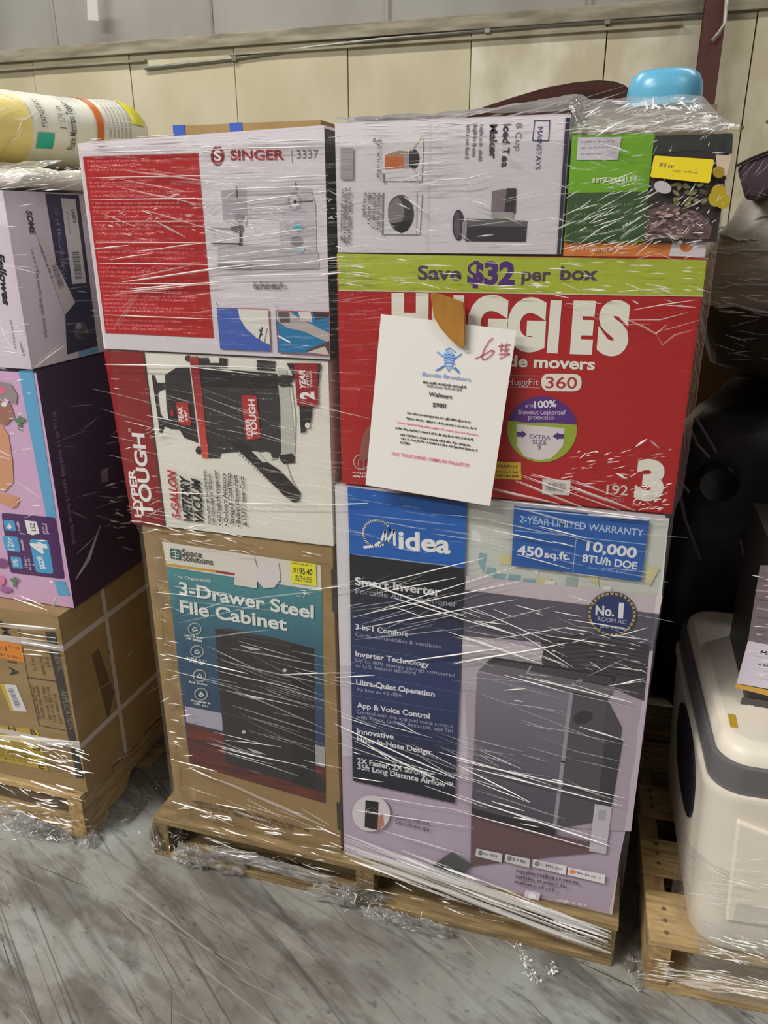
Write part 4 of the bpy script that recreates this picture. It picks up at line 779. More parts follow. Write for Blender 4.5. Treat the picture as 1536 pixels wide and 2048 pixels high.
for a in ([(1376, 850), (1395, 890), (1418, 915)], [(1390, 835), (1412, 870), (1432, 905)], [(1480, 1080), (1495, 1150), (1505, 1200)], [(1352, 950), (1370, 1040), (1400, 1120)], [(1358, 960), (1378, 985)]):
    Fb = front(.575); mb = MB(); mb.tube([Fb.px(p) for p in a], .004, smk, 6); mb.build('strap', bb)
Fb = front(.57); c_ = Fb.px((1437, 968)); mb = MB(); mb.tube([c_+Vector((0, .06, 0)), c_, c_+Vector((0, -.012, 0)), c_+Vector((0, -.014, 0))], [.045, .045, .04, .001], mat('black_gloss', (18, 16, 18), .2), 20); mb.build('round_cap', bb)
carton('slim_kraft_carton', 'kraft carton seen in the gap between the red nappy carton and the grey bundle', (.165, .50, 1.035, 1.09, .131, 1.235), kraft, seed=31)
gb = empty('grey_film_bundle', (.42, .83, 1.12), 'bulging grey film wrapped bundle above the black bundle on the right stack', 'bundle')
gfm = noisy('dusty_film_wrap', (184, 176, 162), (118, 113, 108), 5, (1, 1, 2.2), .32, .5, spec=.5); gfd = noisy('dark_lower_wrap', (66, 58, 50), (44, 38, 38), 6, (1, 1, 2.2), .35, .5, spec=.5)  # second material is a darker brown for the lowest rows of the bundle
zz = [(1.058, .10), (1.09, .185), (1.16, .205), (1.22, .222), (1.29, .232), (1.335, .226), (1.37, .206), (1.41, .178), (1.45, .163), (1.50, .155), (1.545, .13), (1.575, .08), (1.585, .01)]
mb = MB(); n = 48; vs = []
GX, GY = .392, .765
for z, r_ in zz:
    for k in range(n):
        t = 2*math.pi*k/n; w = 1+.06*noise.noise(Vector((math.cos(t)*2, math.sin(t)*2, z*14))); vs.append((GX+r_*w*math.cos(t), GY+r_*w*math.sin(t), z+.012*math.sin(t*2)))
mb.add(vs, [(i*n+k, i*n+(k+1) % n, (i+1)*n+(k+1) % n, (i+1)*n+k) for i in range(len(zz)-1) for k in range(n)]+[tuple(range(n))[::-1]], gfm); mb.mi(gfd); mb.m = [1 if (i//n < 3 or i == len(mb.m)-1) else 0 for i in range(len(mb.m))]; mb.smooth = True; mb.build('body', gb)
rope = mat('film_rope', (150, 144, 136), .3, .5)
for z, r_, tl in ((1.405, .186, .03), (1.37, .21, -.02), (1.34, .23, .02), (1.27, .236, .03), (1.235, .23, -.01)):
    mb = MB(); mb.tube([(GX+(r_)*math.cos(2*math.pi*k/40), GY+(r_)*math.sin(2*math.pi*k/40), z+tl*math.cos(2*math.pi*k/40+1)+.004*math.sin(k*2.3)) for k in range(41)], .003, rope, 6); mb.build('film_rope', gb, smooth=True)
pp = empty('purple_pouch', (.36, .56, 1.45), 'dark purple fabric pouch tucked into the top of the grey bundle', 'pouch')
Fb = front(.575); fr = [Fb.px(p) for p in ((1472, 332), (1500, 318), (1545, 300), (1560, 372), (1520, 398), (1490, 402))]
mb = MB(); mb.add(fr+[v+Vector((.03, .13, 0)) for v in fr], [tuple(range(6))[::-1], tuple(range(6, 12))]+[(i, (i+1) % 6, (i+1) % 6+6, i+6) for i in range(6)], mat('purple_cloth', (70, 54, 64), .6)); mb.build('body', pp, bevel=.01)
mb = MB(); mb.tube([Fb.px(p, .004) for p in ((1472, 332), (1500, 318), (1545, 300))], .003, black, 6); mb.build('edge_binding', pp)

# ------------------------------------------------------------------ paper notice and tape
Fn = Face((-.27, -.033, 1.0), (1, 0, 0), (0, .06, 1))
pp_m = mat('copy_paper', (220, 215, 210), .55, .2, 1.12)
mb = MB(); C4 = [Fn.uv(p) for p in ((762, 628), (1033, 661), (980, 1012), (731, 970))]; n = 8; vs = []
for j in range(n+1):
    for i in range(n+1):
        a = C4[0].lerp(C4[1], i/n); b = C4[3].lerp(C4[2], i/n); u = a.lerp(b, j/n); vs.append(Fn.at(u, .0+.002*math.sin(i/n*math.pi)*0))
mb.add(vs, [(j*(n+1)+i, (j+1)*(n+1)+i, (j+1)*(n+1)+i+1, j*(n+1)+i+1) for j in range(n) for i in range(n)], pp_m)
notice = empty('paper_notice', Fn.px((850, 800)), 'white printed paper notice taped on the wrap over the red nappy carton', 'paper')
mb.build('sheet', notice, thick=.0004)
PX = lambda x, y: (720+x/4.453, 560+y/4.453); Fn.d = .001
pr = Pr(Fn); lb = P(110, 150, 206)
pr.line(Q((690, 640), (740, 680), (840, 790), (885, 830)), 3, lb); pr.line(Q((905, 655), (850, 695), (760, 760), (675, 805)), 3, lb); pr.ell(PX(790, 680), 11, 12, P(140, 172, 216)); pr.ell(PX(795, 735), 8, 8, P(160, 186, 222)); pr.line(Q((760, 620), (800, 605), (850, 640)), 2, lb)
for k in range(4): pr.line(Q((755, 670+k*24), (795, 662+k*24), (840, 676+k*24)), 2.4, P(84, 118, 176))
pr.line(Q((740, 770), (700, 800)), 3, P(84, 118, 176)); pr.line(Q((850, 780), (880, 815)), 3, P(84, 118, 176)); pr.line(Q((770, 770), (790, 810), (815, 775)), 2, lb)
pr.text('Bandit Brothers', PX(555, 848), PX(985, 900), 7, P(120, 144, 196), .01)
pr.build('emblem', notice, 'blue skull and crossed swords emblem')
pr = Pr(Fn); tk = P(70, 68, 72)
pr.small(PX(560, 915), PX(945, 965), 5, tk); pr.small(PX(600, 948), PX(915, 988), 4, P(120, 116, 124)); pr.text('Walmart', PX(610, 1030), PX(820, 1058), 8, tk, .02); pr.text('$980', PX(645, 1125), PX(768, 1138), 8, tk, .02)
for a, b in (((420, 1188), (995, 1275)), ((415, 1235), (1045, 1333)), ((315, 1322), (1015, 1428)), ((360, 1380), (990, 1480)), ((360, 1412), (1045, 1525)), ((360, 1450), (455, 1465))): pr.small(PX(*a), PX(*b), 4, P(60, 58, 62), a[0])
pr.build('notice_text', notice)
pr = Pr(Fn); mg = P(206, 84, 134); pr.small(PX(330, 1270), PX(1065, 1387), 3, mg); pr.build('magenta_text', notice); pr = Pr(Fn); pr.text('NO TOUCHING ITEMS IN PALLETS!!', PX(285, 1555), PX(970, 1662), 6, mg, .01); pr.build('magenta_text', notice)
pr = Pr(Fn); rp = P(170, 70, 90)
pr.line(Q((1185, 515), (1150, 545), (1110, 610), (1085, 680), (1095, 708), (1130, 700), (1180, 660), (1195, 630), (1170, 625), (1100, 665), (1030, 700)), 2, rp); pr.line(Q((1235, 590), (1340, 575)), 1.8, rp); pr.line(Q((1262, 560), (1255, 640)), 1.8, rp); pr.line(Q((1310, 560), (1290, 640), (1320, 625)), 1.8, rp); pr.line(Q((1240, 660), (1335, 655), (1245, 700)), 1.8, rp); pr.line(Q((1250, 620), (1330, 610)), 1.8, rp)
pr.build('handwriting', notice, 'red handwritten number')
Ft = front(-.028); C5 = [Ft.uv(p) for p in ((861, 588), (880, 590), (926, 606), (928, 640), (929, 692), (920, 694), (900, 678), (880, 655), (868, 634))]; nn = len(C5)
mb = MB(); mb.add([Ft.at(p, .001) for p in C5]+[Ft.at(p, -.012) for p in C5], [tuple(range(nn))[::-1], tuple(range(nn, 2*nn))]+[(i, (i+1) % nn, (i+1) % nn+nn, i+nn) for i in range(nn)], noisy('brown_tape', (164, 116, 54), (146, 102, 46), 40, (1, 1, .3), .35, .05)); tag(mb.build('brown_tape'), 'torn piece of brown packing tape holding the top of the paper notice', 'tape')

# ------------------------------------------------------------------ stretch film
def film_material(name, gloss, veil, bump, scale, stretch, rough=.1):
    m = bpy.data.materials.new(name); m.use_nodes = True; N, L = m.node_tree.nodes, m.node_tree.links; N.remove(N['Principled BSDF']); out = N['Material Output']
    tr = N.new('ShaderNodeBsdfTransparent'); tr.inputs[0].default_value = (1, 1, 1, 1); gl = N.new('ShaderNodeBsdfGlossy'); gl.inputs['Roughness'].default_value = rough; gl.inputs[0].default_value = (1, 1, 1, 1)
    df = N.new('ShaderNodeBsdfDiffuse'); df.inputs[0].default_value = (.85, .83, .82, 1)
    a = N.new('ShaderNodeMixShader'); b = N.new('ShaderNodeMixShader'); b.inputs[0].default_value = veil
    tc = N.new('ShaderNodeTexCoord'); mp = N.new('ShaderNodeMapping'); mp.inputs['Scale'].default_value = stretch; n = N.new('ShaderNodeTexNoise'); n.inputs['Scale'].default_value = scale; n.inputs['Detail'].default_value = 4
    bp = N.new('ShaderNodeBump'); bp.inputs['Strength'].default_value = bump; bp.inputs['Distance'].default_value = .01
    L.new(tc.outputs['Object'], mp.inputs[0]); L.new(mp.outputs[0], n.inputs['Vector']); L.new(n.outputs['Fac'], bp.inputs['Height']); L.new(bp.outputs[0], gl.inputs['Normal'])
    fr = N.new('ShaderNodeFresnel'); fr.inputs['IOR'].default_value = 1.5; ml = N.new('ShaderNodeMath'); ml.operation = 'MULTIPLY'; ml.inputs[1].default_value = gloss; L.new(fr.outputs[0], ml.inputs[0])
    L.new(ml.outputs[0], a.inputs[0]); L.new(tr.outputs[0], a.inputs[1]); L.new(gl.outputs[0], a.inputs[2]); L.new(a.outputs[0], b.inputs[1]); L.new(df.outputs[0], b.inputs[2]); L.new(b.outputs[0], out.inputs[0]); return m
def fold_material(name, clear, rough=.22):
    m = bpy.data.materials.new(name); m.use_nodes = True; N, L, B = nodes(m); B.inputs['Base Color'].default_value = (.88, .86, .84, 1); B.inputs['Roughness'].default_value = rough; B.inputs['Specular IOR Level'].default_value = .8
    tr = N.new('ShaderNodeBsdfTransparent'); a = N.new('ShaderNodeMixShader'); a.inputs[0].default_value = 1-clear; L.new(tr.outputs[0], a.inputs[1]); L.new(B.outputs[0], a.inputs[2]); L.new(a.outputs[0], N['Material Output'].inputs[0]); return m
film_m = film_material('stretch_film_sheet', .32, .02, .6, 16, (1, 1, 7))
film_top = film_material('stretch_film_loose', .9, .15, 1.0, 22, (1, 1, 2), .14)
film_crum = film_material('scrunched_film', .8, .05, 1.0, 60, (1, 1, 1), .12)
fold_b = fold_material('film_fold_glint', .12); fold_f = fold_material('film_fold_glint_faint', .62); fold_v = fold_material('film_fold_glint_veil', .80)  # clear film folds; lamp glints on them are put into the white colour
class Folds:
    def __init__(s, face, seed=0): s.F = face; s.mb = MB(); s.R = random.Random(seed); s.off = .0
    def fold(s, pts, w=2.2, m=None, wob=0):
        m = m or fold_b; R = s.R; F = s.F
        if len(pts) == 2 and wob is not None:
            n = max(2, int(math.dist(pts[0], pts[1])/45)); pts = [(pts[0][0]+(pts[1][0]-pts[0][0])*k/n+R.gauss(0, wob), pts[0][1]+(pts[1][1]-pts[0][1])*k/n+R.gauss(0, wob)) for k in range(n+1)]
        q = [F.uv(p) for p in pts]; sc = (F.uv((pts[0][0]+4, pts[0][1]))-q[0]).length/4*.5; n = len(q); vs = []
        d0 = .0006+R.random()*.0012
        for i, p in enumerate(q):
            d = (q[min(i+1, n-1)]-q[max(i-1, 0)]).normalized(); nn = Vector((-d.y, d.x)); t = i/(n-1); ww = w*sc*(.25+.75*min(1, 4*t, 4*(1-t)))*R.uniform(.75, 1.2)
            vs += [F.at(p-nn*ww, d0), F.at(p+nn*ww*.15, d0+ww*1.1), F.at(p+nn*ww, d0)]
        fs = []
        for i in range(n-1): fs += [(3*i, 3*i+3, 3*i+4, 3*i+1), (3*i+1, 3*i+4, 3*i+5, 3*i+2)]
        s.mb.add(vs, fs, m)
    def many(s, quad, n, ang, spread, ln, w, ms):
        """n short creases, their glints painted white, scattered over a photo quad (corner order tl tr br bl)"""
        R = s.R
        for _ in range(n):
            u, v = R.random(), R.random(); x = (quad[0][0]*(1-u)+quad[1][0]*u)*(1-v)+(quad[3][0]*(1-u)+quad[2][0]*u)*v; y = (quad[0][1]*(1-u)+quad[1][1]*u)*(1-v)+(quad[3][1]*(1-u)+quad[2][1]*u)*v
            a = math.radians(R.gauss(ang, spread)); l = R.uniform(*ln)*R.uniform(.5, 1); dx, dy = math.cos(a)*l/2, -math.sin(a)*l/2
            s.fold([(x-dx, y-dy), (x+dx, y+dy)], R.uniform(*w), R.choice(ms), .4)
    def build(s, name, parent): return tag(s.mb.build(name, parent), kind='stuff')
B, Fd, V = fold_b, fold_f, fold_v
def sheet(name, path, z0, z1, m, parent, nz=50, amp=.0011, seed=0, inset=None):
    """a vertical film wall that follows a plan outline"""
    pts = []
    for a, b in zip(path, path[1:]):
        n = max(1, int(math.dist(a, b)/.025)); pts += [(a[0]+(b[0]-a[0])*k/n, a[1]+(b[1]-a[1])*k/n) for k in range(n)]
    pts.append(path[-1]); vs = []; n = len(pts)
    for j in range(nz+1):
        z = z0+(z1-z0)*j/nz
        for i, p in enumerate(pts):
            a, b = pts[max(0, i-1)], pts[min(n-1, i+1)]; t = Vector((b[1]-a[1], -(b[0]-a[0]))).normalized(); w = amp*noise.fractal(Vector((p[0]*4+seed, p[1]*4, z*26)), 1, 2, 3); w += amp
            vs.append((p[0]+t.x*w+(inset(p[0], z) if inset else 0), p[1]+t.y*w, z))
    mb = MB(); mb.add(vs, [(j*n+i, j*n+i+1, (j+1)*n+i+1, (j+1)*n+i) for j in range(nz) for i in range(n-1)], m); mb.smooth = True; return mb.build(name, parent)
def crumple(parent, c, sx, sy, sz, n, seed, ms=(fold_b, fold_f, fold_f, fold_v), name='crumpled_film', ang=None):
    """loose scrunched film: curled slivers round a wrinkled translucent lump"""
    R = random.Random(seed); mb = MB(); c = Vector(c)
    for b in range(2):
        q0 = c+Vector((R.gauss(0, sx*.7), R.gauss(0, sy*.5), 0)); vs = []; a, k_ = 12, 18
        for j in range(a+1):
            for k in range(k_):
                ph, t = math.pi*(j/a-.5), 2*math.pi*k/k_; q = Vector((math.cos(ph)*math.cos(t), math.cos(ph)*math.sin(t), math.sin(ph))); w = 1+.9*noise.noise(q*3.2+Vector((seed+b*3, 0, 0)))
                v = q0+Vector((q.x*sx*1.1*w, q.y*max(.008, sy)*.9*w, q.z*sz*1.3*w)); v.z = max(.002, v.z); vs.append(v)
        mb.add(vs, [(j*k_+k, j*k_+(k+1) % k_, (j+1)*k_+(k+1) % k_, (j+1)*k_+k) for j in range(a) for k in range(k_)], film_crum)
    for _ in range(int(n*.62)):
        p = c+Vector((R.gauss(0, sx), R.gauss(0, sy), abs(R.gauss(0, sz)))); p.z = max(p.z, .003)
        d = Vector((R.gauss(0, 1), R.gauss(0, .6), R.gauss(0, .6))).normalized(); w = R.uniform(.0003, .0011)*R.uniform(.6, 1.4); l = R.uniform(.002, .007); vs = []; up = Vector((R.gauss(0, .4), -1, R.gauss(.6, .5))).normalized(); e = d.cross(up).normalized()
        for i in range(4):
            ww = w*(.3, 1, 1, .3)[i]; vs += [p-e*ww, p+e*ww+up*ww*.6]; p = p+d*l; d = (d+Vector((R.gauss(0, .5), R.gauss(0, .4), R.gauss(0, .5)))).normalized()
        for v in vs: v.z = max(v.z, .0015)
        mb.add(vs, [(2*i, 2*i+2, 2*i+3, 2*i+1) for i in range(3)], R.choice(ms))
    return tag(mb.build(name, parent, smooth=False), kind='stuff')
# --- film round the central stack
fm = empty('stretch_film', (-.40, .45, .02), 'clear stretch film wound around the central stack of cartons', 'film', 'stretch film round the stacks')
hull = [(-.60, .99), (-.90, .99), (-.918, .96), (-.918, .03), (-.916, 0), (-.905, -.006), (.100, -.006), (.109, -.003), (.112, .01), (.124, .06), (.124, .94), (.10, .985), (-.60, .99)]
sm = lambda z, a, b: min(1, max(0, (z-a)/(b-a)))
sheet('film_sheet', hull, .116, 1.525, film_m, fm, 70, inset=lambda x, z: (.014*sm(-z, -1.21, -1.16)+.015*sm(-z, -.86, -.82) if x < -.86 else -.009*sm(-z, -.985, -.955) if x > .09 else 0))
# loose hump of film over the top right
mb = MB(); vs = []; nx, ny = 44, 16
def hump(x, v):
    k = min(1, max(0, (x+.42)/.34)); k = k*k*(3-2*k); r_ = min(1, max(0, (.135-x)/.05)); z0 = 1.5515 if x < -.088 else 1.5215
    top = (z0+.004)*(1-k)+(z0+.004+.060*r_)*k if x > -.088 else z0+.002+.04*k
    return Vector((x, -.004+.20*v, z0+(top-z0)*v**.8+.004*noise.noise(Vector((x*30, v*5, 1)))+(.004 if v else 0)))
for j in range(ny+1):
    for i in range(nx+1): vs.append(hump(-.45+.575*i/nx, j/ny))
mb.add(vs, [(j*(nx+1)+i, j*(nx+1)+i+1, (j+1)*(nx+1)+i+1, (j+1)*(nx+1)+i) for j in range(ny) for i in range(nx)], film_top); mb.smooth = True; mb.build('film_hump', fm)
FL = front(-.0105)
f = Folds(FL, 11)
# sewing machine carton
for y0, y1 in ((356, 351), (399, 397), (443, 442), (485, 485), (527, 529), (566, 569), (630, 638)):
    f.fold([(170+(y0-313)*.125, y0), (430, y1)], 1.8, B, .3); f.fold([(430, y1), (655, y1-3)], 1.5, Fd, .3)
S = lambda x, y: (150+x/2.793, 240+y/2.793)
for a, b, w, m in (((265, 905), (1000, 800), 3, B), ((290, 945), (860, 900), 2.4, B), ((265, 890), (700, 800), 2, Fd), ((200, 780), (430, 745), 2.4, B), ((330, 735), (720, 690), 2.2, B), ((720, 690), (1390, 595), 2, B), ((740, 800), (1160, 785), 3, B), ((750, 770), (1450, 690), 2, B), ((760, 840), (1480, 780), 2, B), ((760, 880), (1500, 850), 2.2, B), ((250, 960), (760, 915), 2, B), ((170, 980), (560, 940), 2, Fd), ((1300, 795), (1500, 760), 3, B), ((1340, 875), (1500, 850), 3, B),
                ((260, 335), (620, 400), 3, Fd), ((250, 280), (890, 365), 3, Fd), ((260, 380), (720, 475), 2.6, Fd), ((340, 270), (700, 320), 2.4, V), ((380, 500), (720, 600), 3, Fd), ((440, 560), (620, 655), 4, Fd), ((150, 520), (370, 610), 2.6, Fd), ((700, 590), (900, 640), 2, B), ((860, 470), (1320, 410), 2.4, B), ((870, 500), (1200, 480), 2, B), ((840, 320), (930, 330), 4, Fd), ((1100, 328), (1410, 310), 4, B), ((790, 268), (970, 255), 2.2, B), ((1000, 125), (1400, 112), 3.4, B), ((760, 165), (1390, 150), 3, B), ((20, 185), (700, 165), 3, B), ((700, 185), (760, 178), 3, B), ((820, 390), (1390, 368), 2.6, B), ((60, 120), (620, 100), 2.4, Fd), ((350, 100), (560, 80), 3, B), ((110, 720), (300, 700), 2.6, B), ((255, 1060), (350, 980), 3, V), ((215, 1170), (330, 1000), 4, V), ((240, 1160), (360, 960), 3, V)):
    f.fold([S(*a), S(*b)], w, m, .5)
q = [S(*p) for p in ((130, 520), (1350, 520), (1350, 640), (140, 640))]
f.many(q, 70, 0, 22, (6, 22), (1, 2.4), (B, Fd, Fd)); f.many([S(*p) for p in ((300, 420), (1300, 400), (1300, 500), (320, 520))], 20, 5, 25, (10, 36), (1.6, 3), (B, Fd))
f.many([S(*p) for p in ((40, 100), (1400, 60), (1400, 130), (40, 180))], 22, 4, 5, (15, 60), (1.6, 3), (B, B, Fd))
f.many([(300, 585), (660, 560), (668, 620), (300, 640)], 14, 3, 5, (40, 130), (1.4, 2), (Fd, V))
# iced tea carton
f.many([(672, 250), (1138, 245), (1118, 500), (676, 500)], 60, 3, 8, (30, 110), (1.4, 2.8), (B, Fd, Fd)); f.many([(672, 250), (1138, 245), (1118, 500), (676, 500)], 24, -25, 8, (15, 60), (2, 4), (Fd, B))
f.many([(720, 240), (1135, 236), (1135, 250), (720, 256)], 16, 3, 4, (20, 80), (1.8, 3), (B,))
for y in (262, 285, 308, 330, 352, 372): f.fold([(770+y*.1, y), (905, y-4)], 2, B, .5)
f.many([(640, 380), (680, 375), (685, 440), (640, 440)], 12, 20, 20, (10, 30), (1.6, 3), (B,))
# green and food cartons: steep creases with glints painted white
f.many([(1135, 385), (1300, 385), (1290, 500), (1125, 500)], 46, 27, 8, (30, 90), (1.4, 3), (B, B, Fd)); f.many([(1140, 275), (1300, 270), (1300, 385), (1135, 390)], 16, 14, 10, (20, 70), (1.4, 2.4), (Fd, B))
f.many([(1140, 275), (1300, 270), (1300, 385), (1135, 390)], 8, -22, 8, (30, 80), (1.6, 3), (Fd,)); f.fold([(1196, 286), (1258, 305)], 6, B); f.many([(1200, 355), (1300, 350), (1300, 380), (1200, 380)], 9, -8, 12, (15, 50), (2, 4), (B, Fd))
f.many([(1300, 275), (1460, 270), (1440, 480), (1290, 480)], 54, 34, 16, (8, 30), (1.6, 3), (B, B, Fd)); f.many([(1290, 425), (1410, 425), (1400, 480), (1285, 480)], 40, -20, 14, (8, 22), (1.6, 2.6), (B, Fd)); f.many([(1130, 480), (1400, 480), (1400, 515), (1125, 510)], 34, 16, 10, (16, 70), (1.6, 3), (B, B, Fd))
# red nappy carton
f.many([(680, 515), (1405, 525), (1400, 590), (680, 575)], 46, -7, 4, (14, 70), (1.8, 4), (B, B, Fd)); f.many([(680, 515), (850, 515), (850, 575), (680, 570)], 14, 3, 4, (60, 160), (1.6, 2.4), (Fd, V))
f.many([(680, 590), (780, 592), (770, 650), (684, 640)], 6, 5, 4, (50, 120), (1.6, 2.2), (V,)); f.many([(1060, 560), (1400, 575), (1395, 620), (1060, 610)], 22, -12, 10, (12, 60), (1.8, 3.6), (B, Fd))
for pts, w, m in (([(1235, 630), (1290, 655), (1312, 668), (1335, 648)], 4, Fd), ([(1312, 668), (1325, 690), (1350, 670), (1385, 660)], 5, V), ([(1240, 640), (1320, 640), (1375, 625)], 3, Fd), ([(1180, 622), (1250, 650), (1300, 648)], 3, V), ([(1265, 620), (1390, 600)], 2.6, B), ([(1310, 665), (1400, 640)], 2.4, Fd), ([(1120, 605), (1200, 640), (1235, 660)], 2.4, V), ([(1330, 610), (1392, 615)], 3, B)): f.fold(pts, w, m, .5)
f.many([(1130, 915), (1350, 890), (1340, 1000), (1130, 985)], 40, 12, 9, (10, 44), (1.2, 2.6), (B, Fd, Fd)); f.many([(1270, 970), (1345, 960), (1340, 1020), (1265, 1020)], 40, 20, 18, (8, 26), (1.8, 3.2), (B, B, Fd)); f.many([(1150, 900), (1230, 890), (1230, 930), (1150, 940)], 10, 20, 18, (10, 30), (2, 4), (B,)); f.fold([(1232, 946), (1254, 958)], 6, B); f.fold([(1272, 893), (1294, 878)], 7, B); f.fold([(1300, 880), (1318, 896)], 5, Fd)
for a, b, w in (((1030, 962), (1180, 1020), 5), ((1040, 952), (1250, 1024), 3), ((985, 978), (1120, 1008), 6), ((1060, 950), (1140, 966), 4), ((1130, 970), (1270, 1020), 7), ((1140, 962), (1230, 990), 4)): f.fold([a, b], w, Fd, .6); f.fold([(a[0]+3, a[1]-2), ((a[0]+b[0])/2, (a[1]+b[1])/2-2)], 1.8, B, .4)
f.build('film_fold_glints', fm)
f = Folds(FL, 12)
# vacuum carton
f.fold([(213, 728), (520, 735)], 2, B, .3); f.fold([(520, 735), (660, 748)], 1.8, Fd, .3)
V7 = lambda x, y: (200+x/3.072, 680+y/3.072)
for a, b, w, m in (((30, 150), (480, 160), 1.8, B), ((480, 155), (980, 215), 1.8, B), ((285, 462), (480, 500), 1.8, B), ((345, 932), (760, 950), 1.8, B), ((920, 940), (1440, 1015), 1.8, Fd), ((780, 1000), (1450, 1012), 1.8, B), ((150, 495), (340, 545), 1.6, B), ((230, 1110), (440, 1155), 2.2, B), ((260, 1060), (600, 1105), 1.8, Fd), ((430, 1190), (520, 1196), 2.2, B), ((170, 1020), (430, 1060), 1.8, Fd), ((320, 540), (420, 560), 1.6, B), ((280, 300), (300, 302), 1.4, B), ((70, 235), (130, 240), 1.6, B), ((85, 295), (130, 300), 1.6, B)): f.fold([V7(*a), V7(*b)], w, m, .4)
f.many([(215, 790), (660, 800), (665, 1080), (265, 1040)], 46, -14, 4, (60, 200), (1, 1.8), (V, V, Fd)); f.many([(330, 720), (640, 730), (640, 940), (330, 930)], 26, -16, 4, (50, 150), (1, 1.8), (V, V, Fd)); f.many([(560, 880), (668, 890), (668, 1070), (560, 1060)], 12, -8, 4, (60, 110), (1.2, 2), (V,))
f.many([(250, 835), (330, 850), (330, 1060), (265, 1045)], 16, 12, 12, (12, 50), (1.4, 2.4), (Fd, B)); f.many([(260, 1035), (480, 1060), (480, 1085), (280, 1060)], 16, -8, 12, (14, 70), (1.6, 3), (B, Fd))
# file cabinet carton
C6 = lambda x, y: (280+x/3.057, 1050+y/3.057)
for a, b, w, m in (((150, 785), (620, 900), 2.2, B), ((150, 880), (500, 965), 2.2, Fd), ((500, 965), (1130, 1120), 2.6, V), ((400, 845), (660, 905), 2.4, B), ((860, 915), (1220, 900), 2.2, B), ((210, 375), (560, 420), 3, Fd), ((100, 410), (380, 440), 2, B), ((1030, 395), (1280, 370), 2.4, B), ((480, 480), (1100, 400), 3, V), ((300, 1480), (470, 1560), 3, B), ((460, 1545), (1130, 1840), 6, V), ((1080, 1840), (1220, 1900), 3.4, B), ((200, 1690), (440, 1760), 2.4, B), ((220, 1440), (470, 1505), 2, B), ((500, 830), (1150, 980), 3, V), ((560, 1000), (1150, 1250), 2.6, V), ((560, 1100), (1180, 1300), 2.6, V), ((540, 750), (1130, 860), 2.6, V), ((300, 470), (800, 520), 2, V), ((240, 600), (860, 460), 3, V), ((280, 700), (800, 640), 3, V), ((250, 560), (640, 430), 2, Fd)): f.fold([C6(*a), C6(*b)], w, m, .5)
f.many([(300, 1090), (345, 1090), (385, 1560), (345, 1540)], 30, -8, 14, (8, 30), (1.4, 2.6), (B, Fd)); f.many([C6(*p) for p in ((480, 700), (1130, 780), (1135, 1600), (520, 1400))], 44, -17, 5, (60, 200), (1.2, 2.2), (V, V, Fd)); f.many([C6(*p) for p in ((300, 1600), (1200, 1800), (1230, 1960), (300, 1760))], 18, -22, 6, (40, 140), (1.4, 2.6), (V, Fd))
f.many([(310, 1070), (660, 1110), (650, 1120), (310, 1085)], 12, -6, 10, (14, 50), (1.6, 3), (B, Fd)); f.many([(355, 1600), (690, 1690), (690, 1704), (360, 1625)], 18, -14, 6, (16, 60), (1.8, 3), (B, Fd))
f.build('film_fold_glints', fm)
f = Folds(FL, 13)
# air conditioner carton
M4 = lambda x, y: (660+x/2.226, 960+y/2.226)
for a, b, w, m in (((90, 490), (690, 345), 2.2, B), ((0, 470), (330, 450), 1.6, Fd), ((100, 610), (845, 450), 2.4, B), ((200, 505), (560, 435), 2.4, B), ((180, 590), (830, 385), 2, B), ((130, 660), (830, 530), 2.2, B), ((110, 710), (600, 660), 1.8, Fd), ((600, 660), (1000, 560), 1.8, Fd), ((310, 810), (800, 745), 3, B), ((545, 818), (1060, 725), 3, B), ((550, 812), (930, 750), 2, B), ((720, 710), (1060, 655), 2, B), ((120, 445), (605, 610), 4, B), ((260, 555), (425, 612), 3, B), ((270, 520), (830, 690), 3, B), ((520, 672), (950, 820), 3, B), ((640, 625), (830, 690), 3.4, B), ((640, 570), (1000, 730), 2.4, B), ((830, 675), (1085, 835), 2.6, B), ((1000, 585), (1120, 608), 3, B), ((1060, 620), (1340, 665), 3.4, B), ((960, 690), (1270, 735), 2.4, B), ((1030, 655), (1160, 675), 3, B), ((1180, 755), (1330, 780), 2.4, B), ((1220, 685), (1415, 712), 3, B), ((1260, 700), (1415, 655), 2, B), ((1250, 830), (1400, 850), 3, B), ((1150, 870), (1300, 800), 2, Fd), ((1240, 915), (1390, 895), 3, B), ((1290, 905), (1400, 880), 2.6, B), ((820, 120), (1140, 210), 4, Fd), ((720, 180), (970, 235), 4, Fd), ((730, 225), (1000, 280), 3.4, B), ((930, 205), (1140, 258), 3.6, B), ((990, 272), (1090, 295), 3.4, B), ((830, 330), (1070, 395), 3, B), ((640, 260), (820, 310), 2, Fd), ((620, 110), (1420, 180), 3, Fd), ((1150, 150), (1420, 175), 4, B), ((760, 90), (1500, 180), 3, B), ((0, 110), (170, 105), 3, B), ((25, 880), (200, 868), 2.6, B), ((25, 860), (110, 855), 2, Fd), ((110, 150), (560, 200), 3, V), ((100, 330), (600, 390), 3, V)): f.fold([M4(*a), M4(*b)], w, m, .4)
M5 = lambda x, y: (660+x/2.226, 1350+y/2.226)
